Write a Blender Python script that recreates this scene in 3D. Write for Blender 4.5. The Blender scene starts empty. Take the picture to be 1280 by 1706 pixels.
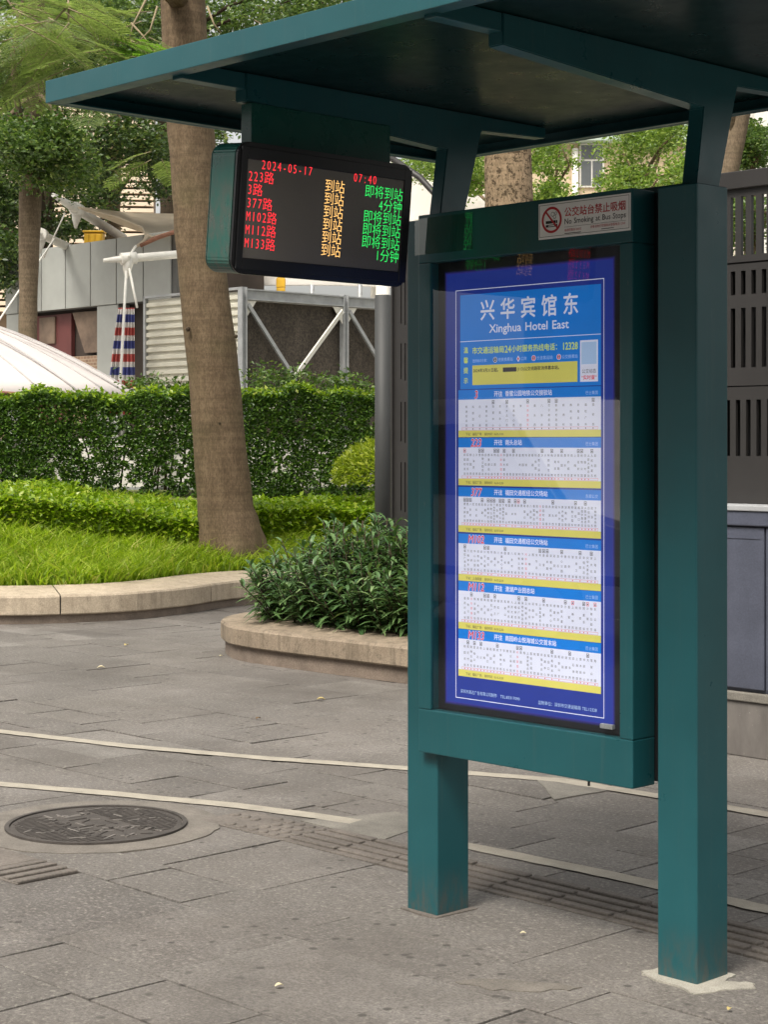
import bpy, bmesh, math, random
import numpy as np
from mathutils import Vector, Matrix

# ------------------------------------------------------------------ camera, sky, sun
F = 2988.0; EYE = 1.45; HY = 738.0; CX = 640.0          # focal length in photo pixels, eye height, horizon row
scene = bpy.context.scene
C = scene.collection
cam = bpy.data.cameras.new('camera'); camo = bpy.data.objects.new('camera', cam); C.objects.link(camo)
camo.location = (0, 0, EYE); camo.rotation_euler = (math.radians(90), 0, 0)
cam.sensor_fit = 'AUTO'; cam.sensor_width = 36.0
cam.lens = F / 1706.0 * 36.0
cam.shift_y = -(853.0 - HY) / 1706.0
cam.clip_start = 0.05; cam.clip_end = 2000
scene.camera = camo

SUN = Vector((-0.30, -0.46, 0.84)).normalized()
world = bpy.data.worlds.new('World'); scene.world = world; world.use_nodes = True
wn = world.node_tree.nodes; wl = world.node_tree.links
wn.clear()
sky = wn.new('ShaderNodeTexSky'); sky.sky_type = 'NISHITA'; sky.sun_disc = False
sky.sun_elevation = math.asin(SUN.z); sky.sun_rotation = math.atan2(SUN.x, SUN.y)
sky.air_density = 1.0; sky.dust_density = 5.0; sky.ozone_density = 1.0
hs = wn.new('ShaderNodeHueSaturation'); hs.inputs['Saturation'].default_value = 0.22
tint = wn.new('ShaderNodeMix'); tint.data_type = 'RGBA'; tint.blend_type = 'MULTIPLY'
tint.inputs[0].default_value = 1.0; tint.inputs[7].default_value = (1.0, 0.97, 0.915, 1)
bg = wn.new('ShaderNodeBackground'); bg.inputs['Strength'].default_value = 0.15
wo = wn.new('ShaderNodeOutputWorld')
wl.new(sky.outputs[0], hs.inputs['Color']); wl.new(hs.outputs[0], tint.inputs[6])
wl.new(tint.outputs[2], bg.inputs['Color']); wl.new(bg.outputs[0], wo.inputs[0])
sl = bpy.data.lights.new('sun', 'SUN'); sl.energy = 1.9; sl.angle = math.radians(18); sl.color = (1.0, 0.94, 0.85)
so = bpy.data.objects.new('sun', sl); C.objects.link(so)
so.rotation_euler = SUN.to_track_quat('Z', 'Y').to_euler(); so.location = (0, 0, 12)
scene.view_settings.view_transform = 'Standard'; scene.view_settings.look = 'None'
scene.view_settings.gamma = 1.0; scene.view_settings.exposure = 0.72

rng = random.Random(7)
nrng = np.random.default_rng(11)

# shelter frame: x along the poster face (towards the near right), y into the picture behind it
P0 = Vector((0.16346, 5.48778, 0.0))
LX = Vector((0.69134, -0.72253, 0)); LY = Vector((0.72253, 0.69134, 0))
ROT = math.atan2(LX.y, LX.x)
def W(lx, ly, z=0.0): return P0 + LX * lx + LY * ly + Vector((0, 0, z))
def at(x, y, d): return Vector(((x - CX) / F * d, d, EYE + (HY - y) / F * d))

# ------------------------------------------------------------------ materials
def new_mat(name):
    m = bpy.data.materials.new(name); m.use_nodes = True
    nt = m.node_tree; b = nt.nodes['Principled BSDF']
    return m, nt, b
def coords(nt, kind='Object', scale=None):
    tc = nt.nodes.new('ShaderNodeTexCoord'); out = tc.outputs[kind]
    if scale:
        mp = nt.nodes.new('ShaderNodeMapping'); mp.inputs['Scale'].default_value = scale
        nt.links.new(out, mp.inputs['Vector']); out = mp.outputs[0]
    return out
def noise(nt, vec, scale, detail=6, rough=0.6):
    n = nt.nodes.new('ShaderNodeTexNoise'); n.inputs['Scale'].default_value = scale
    n.inputs['Detail'].default_value = detail; n.inputs['Roughness'].default_value = rough
    nt.links.new(vec, n.inputs['Vector']); return n.outputs['Fac']
def ramp(nt, fac, stops):
    r = nt.nodes.new('ShaderNodeValToRGB'); e = r.color_ramp.elements
    while len(e) < len(stops): e.new(0.5)
    for k, (p, c) in enumerate(stops):
        e[k].position = p; e[k].color = (*c, 1) if len(c) == 3 else c
    nt.links.new(fac, r.inputs[0]); return r.outputs[0]
def mix(nt, fac, a, b, mode='MIX'):
    m = nt.nodes.new('ShaderNodeMix'); m.data_type = 'RGBA'; m.blend_type = mode
    for sock, v in ((0, fac), (6, a), (7, b)):
        if isinstance(v, (int, float)): m.inputs[sock].default_value = v
        elif isinstance(v, tuple): m.inputs[sock].default_value = (*v, 1)
        else: nt.links.new(v, m.inputs[sock])
    return m.outputs[2]
def bump(nt, b, h, strength, dist=0.01):
    n = nt.nodes.new('ShaderNodeBump'); n.inputs['Strength'].default_value = strength
    n.inputs['Distance'].default_value = dist
    nt.links.new(h, n.inputs['Height']); nt.links.new(n.outputs[0], b.inputs['Normal'])
def island(nt):
    g = nt.nodes.new('ShaderNodeNewGeometry'); return g.outputs['Random Per Island']
def scl(c, k): return tuple(x * k for x in c)

def mat_simple(name, col, rough=0.6, var=0.12, scale=6.0, metal=0.0, fine=0.0, bumpk=0.0):
    m, nt, b = new_mat(name); v = coords(nt)
    n1 = noise(nt, v, scale, 8, 0.65)
    c = ramp(nt, n1, [(0.3, scl(col, 1 - var)), (0.7, scl(col, 1 + var))])
    if fine:
        n2 = noise(nt, v, scale * 25, 3, 0.7)
        c = mix(nt, fine, c, ramp(nt, n2, [(0.35, (0.25,) * 3), (0.65, (0.8,) * 3)]), 'OVERLAY')
    nt.links.new(c, b.inputs['Base Color'])
    b.inputs['Roughness'].default_value = rough; b.inputs['Metallic'].default_value = metal
    if bumpk: bump(nt, b, noise(nt, v, scale * 18, 4, 0.6), bumpk, 0.01)
    return m

def mat_paint(name, col, rough=0.34, dirt=0.25):
    m, nt, b = new_mat(name); v = coords(nt)
    n1 = noise(nt, v, 2.2, 8, 0.6)
    c = ramp(nt, n1, [(0.3, scl(col, 0.86)), (0.72, scl(col, 1.12))])
    sp = noise(nt, coords(nt, 'Object', (60, 60, 22)), 1.6, 3, 0.5)
    spots = ramp(nt, sp, [(0.70, (0, 0, 0)), (0.76, (1, 1, 1))])
    c = mix(nt, mix(nt, 1.0, spots, (dirt,) * 3, 'MULTIPLY'), c, (0.16, 0.17, 0.15))
    streak = noise(nt, coords(nt, 'Object', (40, 40, 0.9)), 1.0, 6, 0.7)
    st = ramp(nt, streak, [(0.56, (0, 0, 0)), (0.78, (0.22,) * 3)])
    c = mix(nt, st, c, (0.10, 0.13, 0.12))
    sx = nt.nodes.new('ShaderNodeSeparateXYZ'); nt.links.new(v, sx.inputs[0])
    hgt = ramp(nt, sx.outputs[2], [(0.0, (1, 1, 1)), (0.16, (0, 0, 0))])
    splash = ramp(nt, noise(nt, coords(nt, 'Object', (30, 30, 9)), 1.5, 6, 0.75), [(0.42, (0, 0, 0)), (0.62, (0.75,) * 3)])
    c = mix(nt, mix(nt, 1.0, hgt, splash, 'MULTIPLY'), c, (0.085, 0.08, 0.068))
    scr = noise(nt, coords(nt, 'Object', (160, 160, 3.0)), 1.0, 3, 0.5)
    c = mix(nt, ramp(nt, scr, [(0.735, (0, 0, 0)), (0.75, (0.35,) * 3)]), c, (0.10, 0.20, 0.20))
    nt.links.new(c, b.inputs['Base Color'])
    rr = ramp(nt, noise(nt, v, 9, 5), [(0.3, (rough - 0.06,) * 3), (0.7, (rough + 0.10,) * 3)])
    nt.links.new(rr, b.inputs['Roughness'])
    bump(nt, b, noise(nt, v, 260, 2), 0.05, 0.002)
    return m

def mat_leaf(name, stops, rough=0.42, trans=0.35, spec=0.5):
    m, nt, b = new_mat(name)
    c = ramp(nt, island(nt), stops)
    v = coords(nt); n = noise(nt, v, 1.3, 4, 0.6)
    c = mix(nt, 1.0, c, ramp(nt, n, [(0.3, (0.72, 0.76, 0.70)), (0.7, (1.2, 1.16, 1.1))]), 'MULTIPLY')
    nt.links.new(c, b.inputs['Base Color']); b.inputs['Roughness'].default_value = rough
    b.inputs['Specular IOR Level'].default_value = spec
    t = nt.nodes.new('ShaderNodeBsdfTranslucent')
    nt.links.new(mix(nt, 1.0, c, (1.25, 1.35, 0.6), 'MULTIPLY'), t.inputs['Color'])
    ms = nt.nodes.new('ShaderNodeMixShader'); ms.inputs[0].default_value = trans
    out = nt.nodes['Material Output']
    nt.links.new(b.outputs[0], ms.inputs[1]); nt.links.new(t.outputs[0], ms.inputs[2])
    nt.links.new(ms.outputs[0], out.inputs[0])
    return m

def mat_emit(name, col, strength):
    m, nt, b = new_mat(name)
    b.inputs['Base Color'].default_value = (*scl(col, 0.3), 1)
    b.inputs['Emission Color'].default_value = (*col, 1); b.inputs['Emission Strength'].default_value = strength
    return m
def mat_print(name, col, glow=0.22):
    m, nt, b = new_mat(name); v = coords(nt)
    n1 = noise(nt, v, 5, 4)
    c = ramp(nt, n1, [(0.3, scl(col, 0.95)), (0.7, scl(col, 1.05))])
    nt.links.new(c, b.inputs['Base Color']); b.inputs['Roughness'].default_value = 0.5
    nt.links.new(c, b.inputs['Emission Color']); b.inputs['Emission Strength'].default_value = glow
    return m
def mat_glass(name, tintc=(0.97, 0.98, 0.98), boost=1.0):
    m, nt, b = new_mat(name); nt.nodes.remove(b)
    fr = nt.nodes.new('ShaderNodeFresnel'); fr.inputs[0].default_value = 1.5
    mul = nt.nodes.new('ShaderNodeMath'); mul.operation = 'MULTIPLY'; mul.inputs[1].default_value = boost
    mul.use_clamp = True
    t = nt.nodes.new('ShaderNodeBsdfTransparent'); t.inputs[0].default_value = (*tintc, 1)
    g = nt.nodes.new('ShaderNodeBsdfGlossy'); g.inputs['Roughness'].default_value = 0.015
    ms = nt.nodes.new('ShaderNodeMixShader'); out = nt.nodes['Material Output']
    ge = nt.nodes.new('ShaderNodeNewGeometry'); inv = nt.nodes.new('ShaderNodeMath'); inv.operation = 'SUBTRACT'; inv.inputs[0].default_value = 1.0
    nt.links.new(ge.outputs['Backfacing'], inv.inputs[1])
    out_only = nt.nodes.new('ShaderNodeMath'); out_only.operation = 'MULTIPLY'
    nt.links.new(fr.outputs[0], mul.inputs[0]); nt.links.new(mul.outputs[0], out_only.inputs[0]); nt.links.new(inv.outputs[0], out_only.inputs[1])
    nt.links.new(out_only.outputs[0], ms.inputs[0])
    nt.links.new(t.outputs[0], ms.inputs[1]); nt.links.new(g.outputs[0], ms.inputs[2])
    nt.links.new(ms.outputs[0], out.inputs[0])
    return m

M = {}
M['teal'] = mat_paint('teal_paint', (0.0120, 0.090, 0.104), 0.33)
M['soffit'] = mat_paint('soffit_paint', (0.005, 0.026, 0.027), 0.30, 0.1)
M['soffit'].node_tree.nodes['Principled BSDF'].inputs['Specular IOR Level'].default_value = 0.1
M['black'] = mat_simple('black_plastic', (0.012, 0.012, 0.013), 0.28, 0.1, 8)
M['casing'] = mat_paint('casing_paint', (0.012, 0.095, 0.075), 0.28, 0.1)
M['screen'] = mat_simple('led_screen', (0.16, 0.145, 0.125), 0.35, 0.08, 300)
M['glass'] = mat_glass('poster_glass', boost=1.7)
M['film'] = mat_glass('clear_film', (0.93, 0.95, 0.90), 2.4)
M['red_led'] = mat_emit('red_led', (1.0, 0.03, 0.045), 1.0)
M['amber_led'] = mat_emit('amber_led', (1.0, 0.56, 0.17), 1.0)
M['green_led'] = mat_emit('green_led', (0.03, 0.85, 0.14), 0.75)

def mat_paver():
    m, nt, b = new_mat('granite_paver'); v = coords(nt)
    isl = island(nt)
    base = ramp(nt, isl, [(0.0, (0.128, 0.121, 0.115)), (0.12, (0.148, 0.140, 0.132)), (0.85, (0.168, 0.158, 0.148)), (1.0, (0.205, 0.197, 0.186))])
    blot = noise(nt, v, 0.9, 8, 0.65)
    c = mix(nt, 1.0, base, ramp(nt, blot, [(0.3, (0.76, 0.745, 0.72)), (0.68, (1.16, 1.14, 1.12))]), 'MULTIPLY')
    blot2 = noise(nt, v, 5.0, 8, 0.7)
    c = mix(nt, 1.0, c, ramp(nt, blot2, [(0.3, (0.84, 0.82, 0.80)), (0.7, (1.12,) * 3)]), 'MULTIPLY')
    fine = noise(nt, v, 120, 5, 0.85)
    c = mix(nt, 1.0, c, ramp(nt, fine, [(0.34, (0.58,) * 3), (0.5, (0.98,) * 3), (0.66, (1.62,) * 3)]), 'MULTIPLY')
    fleck = noise(nt, coords(nt, 'Object', (1.0, 1.0, 1.0)), 58, 3, 0.65)
    c = mix(nt, ramp(nt, fleck, [(0.55, (0, 0, 0)), (0.68, (0.75,) * 3)]), c, (0.30, 0.28, 0.245))
    c = mix(nt, ramp(nt, fleck, [(0.33, (0.6,) * 3), (0.43, (0, 0, 0))]), c, (0.075, 0.068, 0.062))
    brown = noise(nt, v, 0.75, 6, 0.65)
    c = mix(nt, ramp(nt, brown, [(0.54, (0, 0, 0)), (0.72, (0.4,) * 3)]), c, (0.155, 0.136, 0.118))
    wear = noise(nt, v, 6.5, 8, 0.75)
    c = mix(nt, ramp(nt, wear, [(0.60, (0, 0, 0)), (0.74, (0.4,) * 3)]), c, (0.23, 0.21, 0.175))
    stain = noise(nt, v, 0.55, 7, 0.7)
    c = mix(nt, ramp(nt, stain, [(0.50, (0, 0, 0)), (0.66, (0.55,) * 3)]), c, (0.075, 0.066, 0.058))
    # drip spots
    vo = nt.nodes.new('ShaderNodeTexVoronoi'); vo.inputs['Scale'].default_value = 13.0
    nt.links.new(v, vo.inputs['Vector'])
    near = ramp(nt, vo.outputs['Distance'], [(0.12, (1, 1, 1)), (0.2, (0, 0, 0))])
    area = ramp(nt, noise(nt, v, 0.8, 3), [(0.48, (0, 0, 0)), (0.56, (0.75,) * 3)])
    c = mix(nt, mix(nt, 1.0, near, area, 'MULTIPLY'), c, (0.05, 0.045, 0.04))
    vo2 = nt.nodes.new('ShaderNodeTexVoronoi'); vo2.inputs['Scale'].default_value = 3.6
    nt.links.new(v, vo2.inputs['Vector'])
    c = mix(nt, ramp(nt, vo2.outputs['Distance'], [(0.032, (0.85,) * 3), (0.055, (0, 0, 0))]), c, (0.035, 0.03, 0.026))
    nt.links.new(c, b.inputs['Base Color'])
    rr = ramp(nt, blot, [(0.3, (0.55,) * 3), (0.7, (0.8,) * 3)]); nt.links.new(rr, b.inputs['Roughness'])
    b.inputs['Specular IOR Level'].default_value = 0.35
    bump(nt, b, fine, 0.45, 0.005)
    return m
M['paver'] = mat_paver()
M['joint'] = mat_simple('joint_dirt', (0.022, 0.018, 0.015), 0.9, 0.3, 20)
M['ground'] = mat_simple('asphalt', (0.055, 0.054, 0.053), 0.9, 0.2, 0.7, fine=0.3)
M['plaza'] = mat_simple('pale_plaza', (0.42, 0.40, 0.36), 0.9, 0.15, 0.7, fine=0.3)
M['band'] = mat_simple('pale_stone_band', (0.33, 0.30, 0.245), 0.75, 0.18, 9, fine=0.35, bumpk=0.15)
M['cement'] = mat_simple('cement', (0.18, 0.168, 0.145), 0.9, 0.25, 7, fine=0.4, bumpk=0.3)
M['cement_pale'] = mat_simple('fresh_mortar', (0.36, 0.34, 0.29), 0.9, 0.25, 9, fine=0.4, bumpk=0.4)
M['cement_ring'] = mat_simple('cement_ring', (0.158, 0.142, 0.122), 0.9, 0.25, 7, fine=0.4, bumpk=0.3)
M['tactile'] = mat_simple('tactile_stone', (0.135, 0.118, 0.102), 0.8, 0.3, 4, fine=0.4, bumpk=0.2)
M['iron'] = mat_simple('cast_iron', (0.060, 0.052, 0.046), 0.75, 0.35, 14, metal=0.0, fine=0.5, bumpk=0.3)
M['iron_worn'] = mat_simple('worn_iron', (0.17, 0.155, 0.14), 0.6, 0.3, 14)
def mat_kerb(name, c1, c2, dirt):
    m, nt, b = new_mat(name); v = coords(nt)
    c = ramp(nt, island(nt), [(0, c1), (1, c2)])
    c = mix(nt, 1.0, c, ramp(nt, noise(nt, v, 3.0, 8, 0.7), [(0.3, (0.70, 0.68, 0.66)), (0.65, (1.1,) * 3)]), 'MULTIPLY')
    c = mix(nt, 1.0, c, ramp(nt, noise(nt, v, 110, 3, 0.8), [(0.3, (0.7,) * 3), (0.7, (1.3,) * 3)]), 'MULTIPLY')
    lich = noise(nt, v, 22, 5, 0.75)
    c = mix(nt, ramp(nt, lich, [(0.55, (0, 0, 0)), (0.66, (dirt * 0.8,) * 3)]), c, (0.075, 0.062, 0.045))
    drip = noise(nt, coords(nt, 'Object', (14, 14, 2)), 1.5, 6, 0.7)
    c = mix(nt, ramp(nt, drip, [(0.48, (0, 0, 0)), (0.72, (dirt,) * 3)]), c, (0.10, 0.08, 0.055))
    nt.links.new(c, b.inputs['Base Color']); b.inputs['Roughness'].default_value = 0.8
    bump(nt, b, noise(nt, v, 90, 4, 0.7), 0.3, 0.008)
    return m
M['kerb'] = mat_kerb('kerb_granite', (0.27, 0.215, 0.155), (0.33, 0.27, 0.20), 0.75)
M['kerb_clean'] = mat_kerb('pale_kerb_granite', (0.44, 0.365, 0.27), (0.52, 0.44, 0.335), 0.35)
M['kerb_base'] = mat_simple('kerb_base_stone', (0.19, 0.15, 0.118), 0.85, 0.3, 5, fine=0.4, bumpk=0.3)
M['soil'] = mat_simple('soil', (0.07, 0.055, 0.035), 0.95, 0.4, 12, fine=0.4, bumpk=0.6)
M['turf_soil'] = mat_simple('turf_soil', (0.10, 0.115, 0.03), 0.95, 0.35, 8, fine=0.4, bumpk=0.6)
def mat_bark(name, c1, c2, spots=False):
    m, nt, b = new_mat(name); v = coords(nt)
    n = noise(nt, coords(nt, 'Object', (5, 5, 1.6)), 2.2, 9, 0.7)
    c = ramp(nt, n, [(0.3, c1), (0.7, c2)])
    rings = noise(nt, coords(nt, 'Object', (1.5, 1.5, 22)), 1.2, 6, 0.6)
    c = mix(nt, 1.0, c, ramp(nt, rings, [(0.35, (0.82,) * 3), (0.6, (1.08,) * 3)]), 'MULTIPLY')
    fine = noise(nt, coords(nt, 'Object', (1, 1, 0.35)), 70, 5, 0.75)
    c = mix(nt, 1.0, c, ramp(nt, fine, [(0.32, (0.6,) * 3), (0.62, (1.22,) * 3)]), 'MULTIPLY')
    moss = noise(nt, v, 1.7, 5, 0.6)
    c = mix(nt, ramp(nt, moss, [(0.52, (0, 0, 0)), (0.72, (0.35,) * 3)]), c, (0.085, 0.085, 0.035))
    if spots:
        s = noise(nt, v, 26, 4, 0.7)
        c = mix(nt, ramp(nt, s, [(0.52, (0, 0, 0)), (0.58, (0.85,) * 3)]), c, (0.05, 0.035, 0.02))
    nt.links.new(c, b.inputs['Base Color']); b.inputs['Roughness'].default_value = 0.85
    b.inputs['Specular IOR Level'].default_value = 0.2
    bump(nt, b, fine, 0.5, 0.015)
    return m
M['bark'] = mat_bark('brown_bark', (0.118, 0.082, 0.050), (0.205, 0.148, 0.092))
M['bark_pale'] = mat_bark('pale_bark', (0.12, 0.088, 0.056), (0.19, 0.145, 0.096))
M['bark_spot'] = mat_bark('pitted_bark', (0.25, 0.175, 0.105), (0.38, 0.285, 0.185), True)
M['bark_dark'] = mat_bark('dark_bark', (0.045, 0.034, 0.022), (0.085, 0.062, 0.04))
M['grass'] = mat_leaf('grass_blade', [(0, (0.16, 0.26, 0.014)), (0.5, (0.28, 0.40, 0.026)), (0.85, (0.38, 0.48, 0.045)), (1, (0.46, 0.44, 0.14))], 0.5, 0.45, 0.3)
M['hedge'] = mat_leaf('hedge_leaf', [(0, (0.04, 0.085, 0.018)), (0.55, (0.078, 0.165, 0.027)), (0.88, (0.135, 0.25, 0.04)), (1, (0.24, 0.35, 0.07))], 0.32, 0.3)
M['cover'] = mat_leaf('ground_cover_leaf', [(0, (0.10, 0.18, 0.01)), (0.5, (0.20, 0.32, 0.014)), (0.85, (0.30, 0.42, 0.025)), (1, (0.42, 0.46, 0.09))], 0.36, 0.4)
M['round'] = mat_leaf('golden_shrub_leaf', [(0, (0.18, 0.25, 0.02)), (0.6, (0.32, 0.40, 0.035)), (1, (0.46, 0.5, 0.08))], 0.4, 0.4)
M['lance'] = mat_leaf('lance_leaf', [(0, (0.042, 0.095, 0.035)), (0.5, (0.088, 0.168, 0.062)), (0.85, (0.145, 0.245, 0.095)), (1, (0.27, 0.36, 0.17))], 0.27, 0.15)
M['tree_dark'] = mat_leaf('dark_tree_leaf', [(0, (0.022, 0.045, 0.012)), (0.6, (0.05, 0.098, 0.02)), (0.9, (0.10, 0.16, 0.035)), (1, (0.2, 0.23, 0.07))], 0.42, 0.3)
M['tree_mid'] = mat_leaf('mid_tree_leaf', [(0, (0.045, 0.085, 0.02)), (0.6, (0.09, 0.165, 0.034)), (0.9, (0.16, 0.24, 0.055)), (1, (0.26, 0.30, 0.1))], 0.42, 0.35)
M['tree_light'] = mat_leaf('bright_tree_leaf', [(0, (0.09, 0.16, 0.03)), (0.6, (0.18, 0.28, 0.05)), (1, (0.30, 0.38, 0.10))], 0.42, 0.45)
M['fern_grey'] = mat_leaf('feathery_leaf', [(0, (0.15, 0.21, 0.09)), (1, (0.27, 0.33, 0.16))], 0.5, 0.5, 0.3)
M['fern_bright'] = mat_leaf('young_feathery_leaf', [(0, (0.12, 0.25, 0.03)), (1, (0.20, 0.36, 0.06))], 0.5, 0.45, 0.3)
M['twig'] = mat_simple('twig', (0.27, 0.215, 0.13), 0.8, 0.2, 12)
M['grey_steel'] = mat_simple('dark_grey_steel', (0.027, 0.025, 0.024), 0.5, 0.12, 5, bumpk=0.03)
M['pole_grey'] = mat_simple('pole_grey', (0.042, 0.044, 0.044), 0.62, 0.1, 4)
M['white_paint'] = mat_simple('white_paint', (0.72, 0.70, 0.64), 0.5, 0.1, 6)
M['cab'] = mat_simple('blue_grey_cabinet', (0.075, 0.083, 0.115), 0.5, 0.18, 5, fine=0.2, bumpk=0.05)
M['cab_edge'] = mat_simple('cabinet_rim', (0.36, 0.37, 0.38), 0.5, 0.12, 5)
def mat_speckle():
    m, nt, b = new_mat('speckled_plinth'); v = coords(nt)
    c = ramp(nt, noise(nt, coords(nt, 'Object', (3, 3, 1)), 3, 8, 0.7), [(0.3, (0.105, 0.095, 0.088)), (0.7, (0.19, 0.175, 0.16))])
    s = noise(nt, v, 42, 3, 0.6)
    c = mix(nt, ramp(nt, s, [(0.66, (0, 0, 0)), (0.72, (0.8,) * 3)]), c, (0.42, 0.40, 0.37))
    nt.links.new(c, b.inputs['Base Color']); b.inputs['Roughness'].default_value = 0.6
    return m
M['speckle'] = mat_speckle()
M['facade_grey'] = mat_simple('grey_panel', (0.33, 0.34, 0.32), 0.55, 0.10, 1.5, bumpk=0.02)
M['panel_gap'] = mat_simple('panel_gap', (0.10, 0.10, 0.095), 0.8, 0.1, 3)
M['interior'] = mat_simple('shop_interior', (0.045, 0.032, 0.025), 0.8, 0.3, 2)
M['shop_red'] = mat_simple('shop_red', (0.11, 0.028, 0.026), 0.6, 0.2, 2)
M['shop_tan'] = mat_simple('shop_tan', (0.15, 0.105, 0.075), 0.7, 0.3, 5)
M['shop_letter'] = mat_simple('cream_letter', (0.62, 0.50, 0.34), 0.6, 0.05, 3)
def mat_brick():
    m, nt, b = new_mat('brick_lattice'); v = coords(nt, 'Generated', (1, 1, 1))
    br = nt.nodes.new('ShaderNodeTexBrick'); br.inputs['Scale'].default_value = 5
    br.inputs['Color1'].default_value = (0.19, 0.12, 0.08, 1); br.inputs['Color2'].default_value = (0.27, 0.17, 0.11, 1)
    br.inputs['Mortar'].default_value = (0.36, 0.28, 0.20, 1); br.inputs['Mortar Size'].default_value = 0.03
    mp = nt.nodes.new('ShaderNodeMapping'); mp.inputs['Rotation'].default_value = (math.radians(90), 0, 0)
    nt.links.new(v, mp.inputs[0]); nt.links.new(mp.outputs[0], br.inputs['Vector'])
    nt.links.new(br.outputs[0], b.inputs['Base Color']); b.inputs['Roughness'].default_value = 0.8
    return m
M['brick'] = mat_brick()
M['corrugated'] = mat_simple('cream_corrugated_steel', (0.56, 0.54, 0.45), 0.5, 0.12, 3, fine=0.15)
M['galv'] = mat_simple('galvanised_steel', (0.34, 0.35, 0.355), 0.45, 0.2, 6, metal=0.25, fine=0.2)
def mat_mesh():
    m, nt, b = new_mat('dark_mesh_screen'); v = coords(nt)
    n = noise(nt, coords(nt, 'Object', (1.2, 1.2, 0.6)), 1.6, 8, 0.7)
    c = ramp(nt, n, [(0.3, (0.034, 0.027, 0.020)), (0.75, (0.085, 0.070, 0.054))])
    d = noise(nt, v, 32, 3, 0.7)
    c = mix(nt, 1.0, c, ramp(nt, d, [(0.35, (0.5,) * 3), (0.65, (1.5,) * 3)]), 'MULTIPLY')
    nt.links.new(c, b.inputs['Base Color']); b.inputs['Roughness'].default_value = 0.9
    bump(nt, b, d, 0.5, 0.02)
    return m
M['mesh'] = mat_mesh()
def mat_membrane(name, col):
    m, nt, b = new_mat(name); v = coords(nt)
    c = ramp(nt, noise(nt, v, 0.8, 6, 0.6), [(0.3, scl(col, 0.9)), (0.7, scl(col, 1.05))])
    nt.links.new(c, b.inputs['Base Color']); b.inputs['Roughness'].default_value = 0.6
    t = nt.nodes.new('ShaderNodeBsdfTranslucent'); nt.links.new(c, t.inputs[0])
    ms = nt.nodes.new('ShaderNodeMixShader'); ms.inputs[0].default_value = 0.5
    nt.links.new(b.outputs[0], ms.inputs[1]); nt.links.new(t.outputs[0], ms.inputs[2])
    nt.links.new(ms.outputs[0], nt.nodes['Material Output'].inputs[0])
    return m
M['membrane'] = mat_membrane('white_membrane', (0.78, 0.75, 0.70))
M['membrane_tan'] = mat_membrane('beige_membrane', (0.62, 0.54, 0.42))
M['tent'] = mat_simple('tent_fabric', (0.62, 0.57, 0.545), 0.6, 0.06, 1.0)
M['tent_seam'] = mat_simple('tent_seam', (0.40, 0.38, 0.37), 0.6, 0.05, 1.0)
M['trim_red'] = mat_simple('rusty_trim', (0.22, 0.10, 0.06), 0.8, 0.4, 6)
def mat_tarp():
    m, nt, b = new_mat('striped_tarp'); v = coords(nt)
    sx = nt.nodes.new('ShaderNodeSeparateXYZ'); nt.links.new(v, sx.inputs[0])
    mu = nt.nodes.new('ShaderNodeMath'); mu.operation = 'MULTIPLY'; mu.inputs[1].default_value = 1 / 0.40
    fr = nt.nodes.new('ShaderNodeMath'); fr.operation = 'FRACT'
    nt.links.new(sx.outputs[2], mu.inputs[0]); nt.links.new(mu.outputs[0], fr.inputs[0])
    c = ramp(nt, fr.outputs[0], [(0, (0.045, 0.055, 0.20)), (0.30, (0.55, 0.53, 0.50)), (0.5, (0.36, 0.06, 0.05)), (0.8, (0.55, 0.53, 0.50))])
    nt.nodes[-1].color_ramp.interpolation = 'CONSTANT'
    nt.links.new(c, b.inputs['Base Color']); b.inputs['Roughness'].default_value = 0.6
    return m
M['tarp'] = mat_tarp()
M['beige_wall'] = mat_simple('beige_wall', (0.62, 0.49, 0.33), 0.85, 0.08, 0.6)
M['street_blocker_wall'] = mat_simple('street_blocker_wall', (0.17, 0.155, 0.135), 0.85, 0.1, 0.6)
M['slat_wall'] = mat_simple('pale_slat', (0.70, 0.58, 0.44), 0.7, 0.1, 0.5)
M['slat_dark'] = mat_simple('slat_gap', (0.20, 0.14, 0.09), 0.9, 0.1, 0.5)
M['pale_green'] = mat_simple('pale_green_trim', (0.42, 0.52, 0.44), 0.7, 0.08, 1)
M['window'] = mat_simple('window_glass', (0.10, 0.11, 0.115), 0.12, 0.2, 1)
M['yellow'] = mat_simple('yellow_plastic', (0.62, 0.36, 0.02), 0.5, 0.1, 3)
M['sign_white'] = mat_print('sign_white', (0.93, 0.92, 0.91), 0.0)
M['sign_red'] = mat_print('sign_red', (0.50, 0.03, 0.04), 0.0)
M['sign_ink'] = mat_print('sign_ink', (0.02, 0.02, 0.022), 0.0)
G_ = 0.30
M['p_black'] = mat_print('poster_black', (0.010, 0.010, 0.014), 0.0)
M['p_indigo'] = mat_print('poster_indigo', (0.014, 0.034, 0.27), G_)
for k_ in range(5): M['p_falloff%d' % k_] = mat_print('poster_backlight_falloff', (0.010 + 0.004 * k_, 0.010 + 0.0034 * k_, 0.03 + 0.05 * k_), 0.1 + 0.07 * k_)  # backlight fading out at the poster edge, painted as stepped colour and glow
M['p_blue'] = mat_print('poster_blue', (0.008, 0.19, 0.66), G_)
M['p_white'] = mat_print('poster_white', (0.70, 0.71, 0.86), G_)
M['p_yellow'] = mat_print('poster_yellow', (0.66, 0.60, 0.13), G_)
M['p_lime'] = mat_print('poster_lime', (0.62, 0.72, 0.14), G_)
M['p_red'] = mat_print('poster_red', (0.62, 0.06, 0.10), G_)
M['p_ink'] = mat_print('poster_ink', (0.055, 0.05, 0.075), 0.1)
M['p_pale'] = mat_print('poster_pale_blue', (0.40, 0.55, 0.80), G_)
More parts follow.
